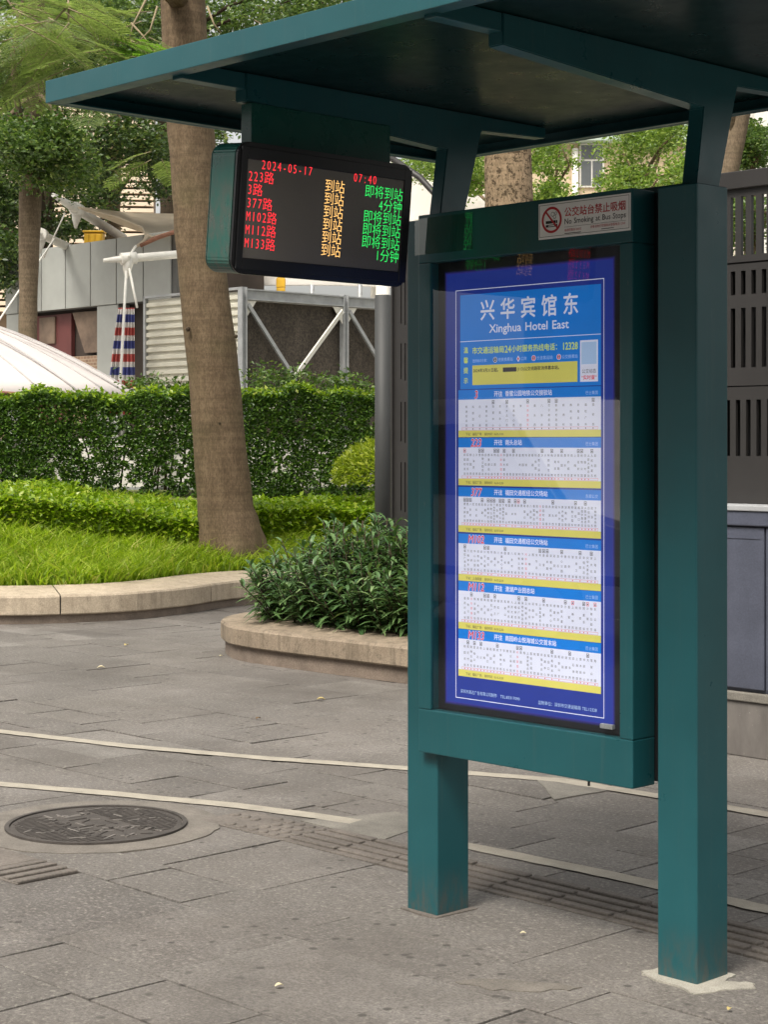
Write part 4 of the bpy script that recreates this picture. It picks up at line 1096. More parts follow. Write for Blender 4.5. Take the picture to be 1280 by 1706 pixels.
def loft(A, Bp, nu, nv, bow=(0, 0, 0), name='membrane', mat=None, parent=None, o=Vector((0, 0, 0)), thick=0.02):
    """surface between two polylines of the same parametrisation"""
    def samp(P, t):
        s = t * (len(P) - 1); i = min(int(s), len(P) - 2); return Vector(P[i]).lerp(Vector(P[i + 1]), s - i)
    mb = MB(); g = []
    for i in range(nu + 1):
        a, b = samp(A, i / nu), samp(Bp, i / nu)
        g.append([mb.bm.verts.new(a.lerp(b, j / nv) + Vector(bow) * math.sin(math.pi * j / nv) * math.sin(math.pi * i / nu) - o) for j in range(nv + 1)])
    for a, b in zip(g[:-1], g[1:]):
        for j in range(nv): mb.bm.faces.new((a[j], b[j], b[j + 1], a[j + 1])).smooth = True
    ob = mb.build(name, mat, parent)
    m = ob.modifiers.new('thick', 'SOLIDIFY'); m.thickness = thick
    return ob
def sails():
    o = gnd(230, 28.5)
    t = thing('beige_sail', 'beige tensile canopy with curved edge and rusty trim left of the leaning tree', 'canopy', o)
    up = [at(130, 344, 28.0), at(170, 349, 29.5), at(215, 354, 31), at(290, 356, 32), at(420, 362, 33)]
    lo = [at(131, 346, 28.0), at(180, 355, 28.4), at(222, 371, 28.2), at(246, 392, 28.0), at(410, 352, 28.0)]
    lo2 = [at(131, 346, 28.0), at(195, 360, 28.3), at(238, 378, 28.1), at(244, 396, 28.0), at(400, 352, 28.0)]
    loft(up, lo2, 24, 8, (0, 0, -0.15), 'membrane', M['membrane_tan'], t, o)
    tr = MB(); tr.tube([at(233, 409, 28) - o, at(262, 396, 28) - o, at(300, 383, 28) - o, at(400, 352, 28) - o], 0.035, 8); tr.build('edge_trim', M['trim_red'], t)
    tp = MB(); tp.tube([at(246, 392, 28) - o, at(240, 402, 28) - o, at(222, 414, 28) - o], [0.04, 0.03, 0.02], 8); tp.build('corner_strap', M['membrane_tan'], t)
    # white peaked canopy behind the display and the left bracket
    o = gnd(640, 34)
    t = thing('white_canopy', 'large white tensile canopy sloping down to the right behind the display', 'canopy', o)
    up = [at(300, 452, 33), at(420, 400, 34), at(560, 300, 35), at(625, 258, 36), at(690, 281, 35), at(760, 306, 33.5), at(830, 328, 32), at(920, 352, 31)]
    lo = [at(300, 474, 31), at(420, 474, 31), at(560, 474, 31), at(625, 476, 31), at(690, 480, 31), at(760, 480, 30.5), at(830, 480, 30), at(920, 470, 30)]
    loft(up, lo, 30, 10, (0, 0.5, -0.1), 'membrane', M['membrane'], t, o)
    p = MB(); p.tube([at(650, 262, 30.6) - o, at(700, 296, 30.4) - o, at(735, 334, 30.2) - o, at(760, 400, 30) - o], 0.055, 8); p.build('strut', M['grey_steel'], t)
    p = MB(); p.tube([gnd(625, 36) - o, at(625, 258, 36) - o], 0.09, 10); p.build('mast', M['white_paint'], t)
    bt = MB()
    for x in (520, 600): bt.tube([gnd(x, 32) - o, at(x, 474, 31) - o], 0.04, 8)
    bt.build('support', M['galv'], t)
sails()
def mast(label, a, b, r, fit, rods, d, name='sail_mast'):
    o = Vector(a)
    t = thing(name, label, 'mast', o)
    mb = MB(); A = Vector(a); Bv = Vector(b); dr = (Bv - A)
    mb.tube([A - o, A + dr * 0.25 - o, Bv - o], [r * 0.45, r, r], 12); mb.build('pole', M['white_paint'], t)
    f = A + dr * fit; c = MB(); c.tube([f - dr.normalized() * 0.12 - o, f + dr.normalized() * 0.12 - o], r * 1.5, 12)
    c.tube([f - o, f + Vector((-0.02, 0, -0.16)) - o, f + Vector((-0.03, 0, -0.30)) - o], [0.10, 0.07, 0.02], 8); c.build('collar', M['white_paint'], t)
    for p, q, rr in rods:
        k = MB(); k.tube([Vector(p) - o, Vector(q) - o], rr, 6); k.build('stay_rod', M['white_paint'], t)
mast('long white mast rising leftwards from the grey building roof, holding the sail corner', at(88, 325, 28), at(205, 396, 31.6), 0.075, 0.32, [(at(108, 355, 28.6), at(72, 430, 29.0), 0.012)], 28)
mast('short white mast stub with a pale cone fitting just right of the slim brown trunk', at(62, 388, 28.4), at(122, 416, 31.4), 0.07, 0.1, [(at(63, 400, 28.4), at(62, 425, 28.6), 0.014), (at(90, 398, 28.2), at(-10, 545, 25), 0.014)], 28)
mast('horizontal white mast with hanging stay rods in front of the grey fascia', at(172, 434, 26.8), at(330, 421, 27.4), 0.062, 0.26, [(at(210, 452, 26.8), at(200, 640, 25.2), 0.022), (at(215, 448, 26.8), at(228, 512, 26.4), 0.02), (at(226, 410, 27.5), at(214, 428, 26.8), 0.02)], 27)
def tent():
    # shallow fabric dome on a ring of legs
    c = Vector((-6.9, 23.3, 0.88)); t = thing('white_tent', 'white seamed fabric tent dome behind the hedge at the left', 'tent', c)
    R, ze, za = 3.75, 1.16, 2.42; n = 72; rows = 14; mb = MB(); g = []
    for r in range(rows + 1):
        q = r / rows
        ring = []
        for k in range(n):
            a = 2 * math.pi * k / n
            sag = 0.05 * (1 - abs(math.cos(a * 9))) * math.sin(math.pi * q)
            ring.append(mb.bm.verts.new((R * q * math.cos(a), R * q * math.sin(a) * 0.9, ze + (za - ze) * (1 - q ** 1.9) - sag)))
        g.append(ring)
    for a, b in zip(g[:-1], g[1:]):
        for k in range(n): mb.bm.faces.new((a[k], a[(k + 1) % n], b[(k + 1) % n], b[k])).smooth = True
    ob = mb.build('fabric_roof', M['tent'], t); m = ob.modifiers.new('thick', 'SOLIDIFY'); m.thickness = 0.01
    s = MB()
    for k in range(36):
        a = 2 * math.pi * k / 36
        s.tube([(R * q * math.cos(a), R * q * math.sin(a) * 0.9, ze + (za - ze) * (1 - q ** 1.9) + 0.006) for q in np.linspace(0.08, 1, 10)], 0.013, 5)
    s.build('seam', M['tent_seam'], t)
    e = MB(); e.tube([(R * math.cos(a), R * 0.9 * math.sin(a), ze - 0.02 + rng.uniform(-0.012, 0.012)) for a in np.linspace(0, 2 * math.pi, 90)], 0.028, 6, caps=False); e.build('scalloped_edge', M['trim_red'], t)
    for k in range(8):
        a = 2 * math.pi * (k + 0.5) / 8; l = MB(); l.tube([(R * 0.95 * math.cos(a), R * 0.855 * math.sin(a), 0), (R * 0.95 * math.cos(a), R * 0.855 * math.sin(a), ze)], 0.03, 8); l.build('leg', M['white_paint'], t)
tent()

def sky_blocker():  # added out of view to cut side sky light and darken reflections
    t = thing('added_street_block', 'unseen block added across the road to dim side sky light and glass reflections', 'building', W(-30, -34, 0), ROT)
    mb = MB(); mb.box(0, 62, -12, 0, 0, 26); mb.build('wall', M['street_blocker_wall'], t)
    for k in range(7):
        g = MB(); g.box(1, 61, 0.002, 0.06, 1.2 + 3.6 * k, 3.2 + 3.6 * k); g.build('blocker_window_band', M['window'], t)
sky_blocker()
def white_van():
    t = thing('parked_van', 'white delivery van on the road left of the view, mirrored in the poster glass', 'van', W(-6.6, -7.2, -0.14), ROT)
    prof = [(-2.3, 0.35), (-2.35, 0.9), (-2.28, 1.9), (1.05, 1.95), (1.75, 1.12), (2.4, 0.98), (2.48, 0.4), (2.3, 0.3)]
    b = MB(); b.prism(prof, 1, -0.85, 0.85, 0.05); b.build('body', M['white_paint'], t)
    w = MB(); w.prism([(-0.2, 1.18), (-0.2, 1.72), (0.98, 1.75), (1.48, 1.18)], 1, 0.852, 0.864, 0.002); w.build('side_window', M['window'], t)
    w = MB(); w.prism([(-0.2, 1.18), (-0.2, 1.72), (0.98, 1.75), (1.48, 1.18)], 1, -0.864, -0.852, 0.002); w.build('side_window', M['window'], t)
    for x in (-1.5, 1.6):
        for y in (-0.80, 0.80):
            k = MB(); k.tube([(x, y - 0.1, 0.33), (x, y + 0.1, 0.33)], 0.33, 24); wh = k.build('wheel', M['black'], t)
            h = MB(); sg = 1 if y > 0 else -1; h.tube([(x, y + 0.101 * sg, 0.33), (x, y + 0.112 * sg, 0.33)], 0.19, 16); h.build('hub', M['galv'], wh)
    for y in (-0.62, 0.62):
        l = MB(); l.box(2.40, 2.485, y - 0.16, y + 0.16, 0.72, 0.9, 0.02); l.build('headlight', M['galv'], t)
    p = MB(); p.box(-2.3, 2.4, 0.852, 0.866, 0.55, 0.62, 0.003); p.box(-2.3, 2.4, -0.866, -0.852, 0.55, 0.62, 0.003); p.build('side_trim', M['black'], t)
white_van()

# ------------------------------------------------------------------ street furniture behind the shelter
def lamp_post():
    o = gnd(638, 13.3, 0.2); t = thing('lamp_post', 'round grey lamp post with white upper shaft standing in the shrubs', 'lamp post', o)
    r = 27 / F * 13.3 / 2; zj = at(0, 492, 13.3).z - 0.2
    a = MB(); a.tube([(0, 0, 0), (0, 0, zj)], r, 24); a.tube([(0, 0, 0.0), (0, 0, 0.05)], r * 1.7, 20); a.build('lower_shaft', M['pole_grey'], t)
    b = MB(); b.tube([(0, 0, zj), (0, 0, zj + 0.005), (0, 0, 4.6)], [r * 0.99, r * 0.86, r * 0.7], 24); b.build('upper_shaft', M['white_paint'], t)
    h = MB(); h.tube([(0, 0, 4.6), (0, 0, 4.64), (0, 0, 4.95), (0, 0, 5.0)], [0.09, 0.16, 0.2, 0.05], 20); h.build('lantern', M['white_paint'], t)
lamp_post()
def slotted_plate(mb, x0, x1, z0, z1, slots, th=0.012, y=0.0):
    """flat steel plate with rectangular through slots: built as strips round the holes"""
    xs = sorted({x0, x1} | {s[0] for s in slots} | {s[1] for s in slots}); zs = sorted({z0, z1} | {s[2] for s in slots} | {s[3] for s in slots})
    def hole(x, z): return any(s[0] < x < s[1] and s[2] < z < s[3] for s in slots)
    bm = mb.bm; vc = {}
    def V(i, j, k):
        if (i, j, k) not in vc: vc[(i, j, k)] = bm.verts.new((xs[i], y + th * k, zs[j]))
        return vc[(i, j, k)]
    solid = [[not hole((xs[i] + xs[i + 1]) / 2, (zs[j] + zs[j + 1]) / 2) for j in range(len(zs) - 1)] for i in range(len(xs) - 1)]
    def S(i, j): return 0 <= i < len(xs) - 1 and 0 <= j < len(zs) - 1 and solid[i][j]
    for i in range(len(xs) - 1):
        for j in range(len(zs) - 1):
            if not solid[i][j]: continue
            bm.faces.new((V(i, j, 0), V(i + 1, j, 0), V(i + 1, j + 1, 0), V(i, j + 1, 0)))
            bm.faces.new((V(i, j, 1), V(i, j + 1, 1), V(i + 1, j + 1, 1), V(i + 1, j, 1)))
            if not S(i - 1, j): bm.faces.new((V(i, j, 0), V(i, j + 1, 0), V(i, j + 1, 1), V(i, j, 1)))
            if not S(i + 1, j): bm.faces.new((V(i + 1, j, 0), V(i + 1, j, 1), V(i + 1, j + 1, 1), V(i + 1, j + 1, 0)))
            if not S(i, j - 1): bm.faces.new((V(i, j, 0), V(i, j, 1), V(i + 1, j, 1), V(i + 1, j, 0)))
            if not S(i, j + 1): bm.faces.new((V(i, j + 1, 0), V(i + 1, j + 1, 0), V(i + 1, j + 1, 1), V(i, j + 1, 1)))
def slotted_column():
    o = gnd(655, 12.4, 0.2); t = thing('slotted_column', 'narrow dark grey slotted steel column between the lamp post and the poster case', 'column', o, ROT)
    mb = MB(); zz = lambda y: at(0, y, 12.4).z - 0.2
    sl = []
    for x in (0.075, 0.115, 0.155, 0.195):
        for a, b in ((540, 440), (632, 573), (735, 670), (850, 770)): sl.append((x, x + 0.011, zz(a) - 0.01 * (x > 0.1), zz(b)))
    slotted_plate(mb, 0.012, 0.26, 0, zz(420), sl, 0.008, 0.0)
    mb.build('slotted_plate', M['grey_steel'], t)
    f = MB(); f.box(-0.002, 0.012, -0.02, 0.16, 0, zz(418), 0.003); f.box(0.26, 0.275, -0.02, 0.16, 0, zz(418), 0.003); f.box(-0.002, 0.275, -0.02, 0.16, zz(418) + 0.001, zz(418) + 0.02, 0.003); f.build('frame', M['grey_steel'], t)
    b = MB(); b.box(0.013, 0.259, 0.12, 0.14, 0, zz(420)); b.build('back_plate', M['black'], t)
slotted_column()
def slotted_screen():
    t = thing('slotted_screen', 'tall dark grey steel screen with rows of vertical slots at the right edge', 'screen', W(-1.30, 3.2, 0), ROT)
    x1 = 2.6
    for nm, z0, z1, rows in (('upper_panel', 2.309, 2.655, [(2.341, 2.62)]), ('middle_panel', 1.722, 2.30, [(2.154, 2.267), (1.808, 2.091)]), ('lower_panel', 0.9, 1.716, [(1.388, 1.655)])):
        mb = MB(); sl = []
        x = 0.115 if nm != 'lower_panel' else 0.085
        while x < x1 - 0.08:
            for a, b in rows: sl.append((x, x + 0.026, a, b))
            x += 0.0585
        slotted_plate(mb, 0.0, x1, z0, z1, sl, 0.02)
        mb.build(nm, M['grey_steel'], t)
    r = MB(); r.box(0, x1, 0.021, 0.07, 2.27, 2.335, 0.003); r.build('middle_rail', M['grey_steel'], t)
    r = MB(); r.box(-0.02, x1 + 0.02, -0.02, 0.08, 2.657, 2.74, 0.004); r.build('top_rail', M['grey_steel'], t)
    b = MB(); b.box(0.0, x1, 0.10, 0.115, 0.9, 2.315); b.build('back_plate', M['black'], t)
    for x in (0.0, x1 - 0.06):
        p = MB(); p.box(x, x + 0.06, 0.021, 0.08, 0, 2.655, 0.004); p.build('post', M['grey_steel'], t)
slotted_screen()
def utility_cabinet():
    t = thing('utility_cabinet', 'blue grey metal cabinet on a speckled stone plinth below the slotted screen', 'cabinet', W(-1.30, 3.02, 0), ROT)
    p = MB()
    x = 0
    for ln in (0.62, 0.7, 0.7, 0.7): p.box(x + 0.002, x + ln - 0.002, 0, 0.16, 0, 0.255, 0.006); x += ln
    p.build('plinth', M['speckle'], t)
    s = MB(); s.box(-0.01, 2.7, -0.012, 0.165, 0.257, 0.298, 0.006); s.build('plinth_cap', M['cement'], t)
    b = MB(); b.box(0.02, 2.68, 0.02, 0.15, 0.30, 1.11); b.build('body', M['cab'], t)
    for k, (a, c) in enumerate(((0.03, 0.425), (0.435, 0.99), (1.0, 1.56), (1.57, 2.12), (2.13, 2.67))):
        d = MB(); d.box(a, c, 0.002, 0.018, 0.315, 1.06, 0.004); d.box(a + 0.10, c - 0.02, -0.001, 0.003, 1.008, 1.012); d.build('door', M['cab'], t)
    h = MB(); h.box(0.0, 2.70, -0.012, 0.17, 1.068, 1.135, 0.006); h.build('header', M['cab'], t)
    r = MB(); r.box(-0.01, 2.71, -0.02, 0.175, 1.137, 1.162, 0.004); r.build('top_rim', M['cab_edge'], t)
utility_cabinet()

# ------------------------------------------------------------------ the shelter
def shelter():
    t = thing('bus_shelter', 'dark teal steel bus shelter with two square posts and a flat canopy', 'bus shelter', P0, ROT)
    RZ = 2.449
    for x0, x1, zt in ((-0.132, 0.0, 2.140), (0.841, 0.973, 2.146), (3.35, 3.482, 2.140)):
        p = MB(); p.box(x0, x1, 0.0, 0.140, 0.0, zt, 0.0055, seg=3); p.build('post', M['teal'], t)
        xa, xb = x0 + 0.042, x1 - 0.040
        a = MB()
        # leaning arm and tapered cantilever beam in one bracket plate (profile in y, z)
        prof = [(0.046, zt - 0.03), (0.146, zt - 0.03), (0.243, 2.440), (0.55, 2.452), (0.55, 2.486), (-0.722, 2.486), (-0.722, 2.409), (0.085, 2.362)]
        a.prism(prof, 0, xa, xb, 0.003); a.build('bracket', M['teal'], t)
        r = MB(); r.box(xa + 0.004, xb - 0.004, -0.945, -0.7225, 2.440, 2.486, 0.002); r.build('rib', M['teal'], t)
    xl, xr, yf, yb = -0.65, 4.2, -0.985, 0.66  # right end lengthened out of view to deepen the shade underneath
    f = MB()
    f.box(xl, xr, yf, yf + 0.012, RZ, 2.515, 0.002); f.box(xl, xr, yb - 0.012, yb, RZ, 2.515, 0.002)
    f.box(xl, xl + 0.012, yf + 0.0125, yb - 0.0125, RZ, 2.515, 0.002); f.box(xr - 0.012, xr, yf + 0.0125, yb - 0.0125, RZ, 2.515, 0.002)
    f.box(xl + 0.0125, xr - 0.0125, yf + 0.0125, yf + 0.055, RZ + 0.001, RZ + 0.006, 0.001); f.box(xl + 0.0125, xr - 0.0125, yb - 0.04, yb - 0.0125, RZ + 0.001, RZ + 0.006, 0.001)
    f.box(xl + 0.0125, xl + 0.04, yf + 0.056, yb - 0.041, RZ + 0.001, RZ + 0.006, 0.001); f.box(xr - 0.04, xr - 0.0125, yf + 0.056, yb - 0.041, RZ + 0.001, RZ + 0.006, 0.001)
    rf = f.build('roof_edge', M['teal'], t)
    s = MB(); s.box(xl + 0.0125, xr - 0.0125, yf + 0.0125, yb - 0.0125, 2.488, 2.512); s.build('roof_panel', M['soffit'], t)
    g = MB()
    g.box(0.0005, 0.8405, 0.112, 0.135, 2.08, 2.168, 0.002); g.build('cross_bar', M['teal'], t)
shelter()

def poster_case():
    t = thing('poster_case', 'teal framed glass case holding the blue bus timetable poster', 'poster case', P0, ROT)
    x0, x1, z0, z1 = -0.053, 0.780, 0.503, 2.148; fx0, fx1, fz0, fz1 = 0.001, 0.734, 0.636, 2.000; yf, yb = -0.030, 0.068
    f = MB(); bv = 0.0035
    f.box(x0, x1, yf, yb, z0, fz0, bv); f.box(x0, x1, yf, yb, fz1, z1, bv)
    f.box(x0, fx0, yf, yb, fz0 + 0.0005, fz1 - 0.0005, bv); f.box(fx1, x1, yf, yb, fz0 + 0.0005, fz1 - 0.0005, bv)
    f.build('frame', M['teal'], t)
    bk = MB(); bk.box(fx0 + 0.0005, fx1 - 0.0005, 0.004, 0.03, fz0 + 0.0005, fz1 - 0.0005); bk.build('back_board', M['black'], t)
    gl = MB(); gl.box(fx0 + 0.0005, fx1 - 0.0005, -0.024, -0.020, fz0 + 0.0005, fz1 - 0.0005); gl.build('glass', M['glass'], t)
    lk = MB(); lk.box(0.655, 0.70, -0.0195, -0.006, 0.655, 0.668, 0.002); lk.build('latch', M['galv'], t)
    st = MB(); st.box(0.602, 0.607, -0.008, -0.003, z0 - 0.018, z0 - 0.001); st.build('drain_pin', M['black'], t)
    fl = MB(); fl.box(-0.066, 0.178, yf - 0.002, yf - 0.0008, 2.026, 2.137); fl.build('clear_film', M['film'], t)
    mt = MB()
    mt.box(0.755, 0.8405, 0.0685, 0.108, z0 + 0.01, z1 - 0.005)
    mt.build('mount', M['black'], t)

    # ---------------- poster print
    MI = {k: i for i, k in enumerate(['p_falloff%d' % k for k in range(5)] + ['p_black', 'p_indigo', 'p_blue', 'p_white', 'p_yellow', 'p_lime', 'p_red', 'p_ink', 'p_pale'])}
    S = Sheet(); e = 0.0003
    NAMES = ['兴华宾馆东', '上海宾馆', '华强北', '福虹广场', '市民中心', '岗厦', '福田口岸', '会展中心', '购物公园', '香蜜湖', '车公庙', '竹子林', '华侨城', '世界之窗', '白石洲', '大冲', '科技园', '深大北门', '桃园', '南头', '莲花村', '景田', '梅林', '上梅林', '下梅林市场', '彩田村', '福民新村', '皇岗村', '石厦', '沙尾', '新洲村', '人民大厦', '华联大厦', '兴华大厦', '南园', '赤尾', '田面', '中心公园', '八卦岭', '红岭', '荔枝公园', '黄木岗', '笔架山', '银湖', '清湖', '龙华', '民治', '园岭', '体育中心', '深南中路', '振华路', '燕南路']
    rows = [('3', '香蜜公园地铁公交接驳站', 19, 9, '下站：福虹广场', '服务时间：06:30-23:00', '巴士集团'),
            ('223', '南头总站', 42, 12, '下站：福虹广场', '服务时间：06:30-22:00', '巴士集团'),
            ('377', '福田交通枢纽公交场站', 43, 25, '下站：福虹广场', '服务时间：06:40-22:00', '东部公交'),
            ('M102', '福田交通枢纽公交场站', 38, 18, '下站：上海宾馆', '服务时间：06:30-22:30', '巴士集团'),
            ('M112', '清湖产业园总站', 38, 2, '下站：福虹广场', '服务时间：06:30-22:00', '巴士集团'),
            ('M133', '南园岭山悦海城公交首末站', 39, 16, '下站：福虹广场', '服务时间：06:10-22:30', '巴士集团')]
    reg = ''.join(NAMES) + ''.join(a + b + c + d + f_ for a, b, _, _, c, d, f_ in rows) + '图例标识示意：地铁换乘站口岸长途客运站公交换乘站2024年3月31日起，M()公交线路取消停靠本站。113公交动态开往深圳市高达广告有限公司制作监制单位：深圳市交通运输局TEL:83317090 12328温馨提示西东总站路口'
    bold = '兴华宾馆东Xinghua Hotel East市交通运输局24小时服务热线电话：12328温馨提示“实时查”' + ''.join(r[0] for r in rows) + ''.join(r[1] for r in rows) + '开往' + '2024年3月31日起，M()公交线路取消停靠本站。113'
    BD = 0.018
    prepare_glyphs(reg, 0.0); prepare_glyphs(bold, BD); prepare_glyphs(''.join(r[0] for r in rows), 0.05)
    S.rect(0.004, 0.731, 0.640, 1.997, MI['p_black'], 0)
    for k in range(6): S.rect(0.028 + 0.0022 * k, 0.694 - 0.0022 * k, 0.655 + 0.0022 * k, 1.972 - 0.0022 * k, MI['p_falloff%d' % k] if k < 5 else MI['p_indigo'], e * (0.1 + 0.12 * k))  # nested strips imitate the backlight dimming towards the edge
    S.frame(0.076, 0.6535, 0.679, 1.9115, 0.0022, MI['p_white'], e)
    S.rect(0.095, 0.642, 1.612, 1.896, MI['p_blue'], e)
    S.rect(0.095, 0.642, 1.7545, 1.7565, MI['p_white'], 2 * e)
    for k, ch in enumerate('兴华宾馆东'): S.text(ch, 0.208 + 0.0808 * k, 1.8215, 0.0655, MI['p_white'], 2 * e, 'C', BD, 0.93)
    S.text('Xinghua Hotel East', 0.3695, 1.778, 0.035, MI['p_white'], 2 * e, 'C', BD, width=0.309)
    for k, ch in enumerate('温馨提示'): S.text(ch, 0.119, 1.722 - 0.0305 * k, 0.019, MI['p_lime'], 2 * e, 'C', BD)
    S.text('市交通运输局', 0.145, 1.7185, 0.0215, MI['p_lime'], 2 * e, bold=BD, width=0.131)
    S.text('24', 0.277, 1.7165, 0.029, MI['p_lime'], 2 * e, bold=BD, width=0.026)
    S.text('小时服务热线电话：', 0.304, 1.7185, 0.0215, MI['p_lime'], 2 * e, bold=BD, width=0.190)
    S.text('12328', 0.499, 1.7165, 0.029, MI['p_lime'], 2 * e, bold=BD, width=0.059)
    S.text('图例标识示意：', 0.147, 1.692, 0.0105, MI['p_pale'], 2 * e, width=0.066)
    for u, ic, tx, w in ((0.239, 'p_white', '地铁换乘站', 0.060), (0.331, 'p_red', '口岸', 0.022), (0.391, 'p_red', '长途客运站', 0.062), (0.487, 'p_red', '公交换乘站', 0.060)):
        if tx == '口岸': S.poly([(u - 0.007, 1.6965), (u, 1.687), (u + 0.007, 1.6965), (u, 1.706)], MI['p_white'], 2 * e); S.poly([(u - 0.004, 1.6965), (u, 1.691), (u + 0.004, 1.6965), (u, 1.702)], MI['p_red'], 3 * e)
        else:
            S.disc(u, 1.6965, 0.0085, MI['p_white'], 2 * e); S.ring(u, 1.6965, 0.004, 0.007, MI['p_ink'] if ic == 'p_white' else MI['p_red'], 3 * e, 16); S.rect(u - 0.004, u + 0.004, 1.695, 1.698, MI['p_ink'], 4 * e)
        S.text(tx, u + 0.011, 1.692, 0.012, MI['p_pale'], 2 * e, width=w)
    S.rect(0.146, 0.5565, 1.6235, 1.6825, MI['p_yellow'], 2 * e)
    S.text('2024年3月31日起，', 0.150, 1.662, 0.0125, MI['p_ink'], 3 * e, bold=BD, width=0.110)
    S.rect(0.270, 0.324, 1.6595, 1.6725, MI['p_ink'], 3 * e)
    S.text('(113)公交线路取消停靠本站。', 0.326, 1.662, 0.0125, MI['p_ink'], 3 * e, bold=BD, width=0.171)
    S.rect(0.566, 0.6315, 1.623, 1.7405, MI['p_white'], 2 * e)
    S.rect(0.5715, 0.6265, 1.6725, 1.7350, MI['p_pale'], 3 * e)
    S.text('公交动态', 0.599, 1.648, 0.0135, MI['p_ink'], 3 * e, 'C', width=0.052)
    S.text('“实时查”', 0.599, 1.630, 0.0135, MI['p_red'], 3 * e, 'C', BD, width=0.056)
    tops = [1.6095, 1.4655, 1.3175, 1.1765, 1.0335, 0.8885]; bots = [1.4675, 1.3225, 1.1815, 1.0345, 0.8895, 0.7465]
    for k, (num, dest, nst, here, nxt, hrs, co) in enumerate(rows):
        T, Bm = tops[k], bots[k]; h1 = T - 0.029; yb_ = Bm + 0.020
        S.rect(0.088, 0.642, h1, T, MI['p_blue'], e if k else 2 * e)
        S.rect(0.088, 0.642, yb_, h1, MI['p_white'], 2 * e); S.rect(0.088, 0.642, Bm, yb_, MI['p_yellow'], 2 * e)
        S.text(num, 0.161, T - 0.0265, 0.034, MI['p_white'], 3 * e, 'C', 0.05, 0.86, slant=0.15)
        S.text(num, 0.161, T - 0.0262, 0.033, MI['p_red'], 4 * e, 'C', BD, 0.90, slant=0.15)
        S.text('开往', 0.234, T - 0.0205, 0.0175, MI['p_white'], 3 * e, bold=BD)
        S.text(dest, 0.279, T - 0.0205, 0.0175, MI['p_white'], 3 * e, bold=BD, sx=0.95)
        S.text(co, 0.632, T - 0.022, 0.0115, MI['p_pale'], 3 * e, 'R')
        S.text(nxt, 0.118, Bm + 0.0055, 0.0095, MI['p_ink'], 3 * e); S.text(hrs, 0.196, Bm + 0.0055, 0.0092, MI['p_ink'], 3 * e, sx=0.85)
        S.frame(0.102, 0.632, yb_ + 0.001, yb_ + 0.0085, 0.0007, MI['p_red'], 3 * e)
        cw = 0.520 / nst; topz = h1 - 0.018; botz = yb_ + 0.011
        rr = random.Random(40 + k)
        for j in range(nst):
            u = 0.108 + cw * (j + 0.5)
            nm = '兴华宾馆东' if j == here else rr.choice(NAMES[1:]) + (rr.choice(['', '', '东', '西', '总站', '路口']) if j not in (0,) else '总站')
            nm = nm.replace('路口', '')[:9]
            sz = min(0.0085, cw * 0.78, (topz - botz) / max(3, len(nm)) * 0.95)
            stp = (topz - botz - sz) / max(1, len(nm) - 1)
            mi = MI['p_red'] if j == here else MI['p_ink']
            for q, ch in enumerate(nm): S.text(ch, u, topz - sz - stp * q + 0.001, sz, mi, 3 * e, 'C', 0.0)
            if rr.random() < 0.34:
                S.frame(u - 0.0048, u + 0.0048, topz + 0.003, topz + 0.0140, 0.0014, MI['p_ink'] if rr.random() < 0.88 else MI['p_red'], 3 * e)
                S.rect(u - 0.002, u + 0.002, topz + 0.006, topz + 0.010, MI['p_ink'], 3 * e)
            if rr.random() < 0.8: S.rect(u - 0.0016, u + 0.0016, yb_ + 0.0030, yb_ + 0.0064, MI['p_red'] if nst > 25 else MI['p_ink'], 4 * e)
    S.text('深圳市高达广告有限公司制作', 0.096, 0.6965, 0.0125, MI['p_pale'], 2 * e, width=0.150)
    S.text('TEL:83317090', 0.259, 0.6965, 0.0125, MI['p_pale'], 2 * e, width=0.078)
    S.text('监制单位：深圳市交通运输局 TEL:12328', 0.408, 0.6945, 0.0125, MI['p_pale'], 2 * e, width=0.219)
    S.build('poster', [M[k] for k in MI], t, lambda v: np.column_stack([v[:, 0], 0.0025 - v[:, 2], v[:, 1]]))
poster_case()

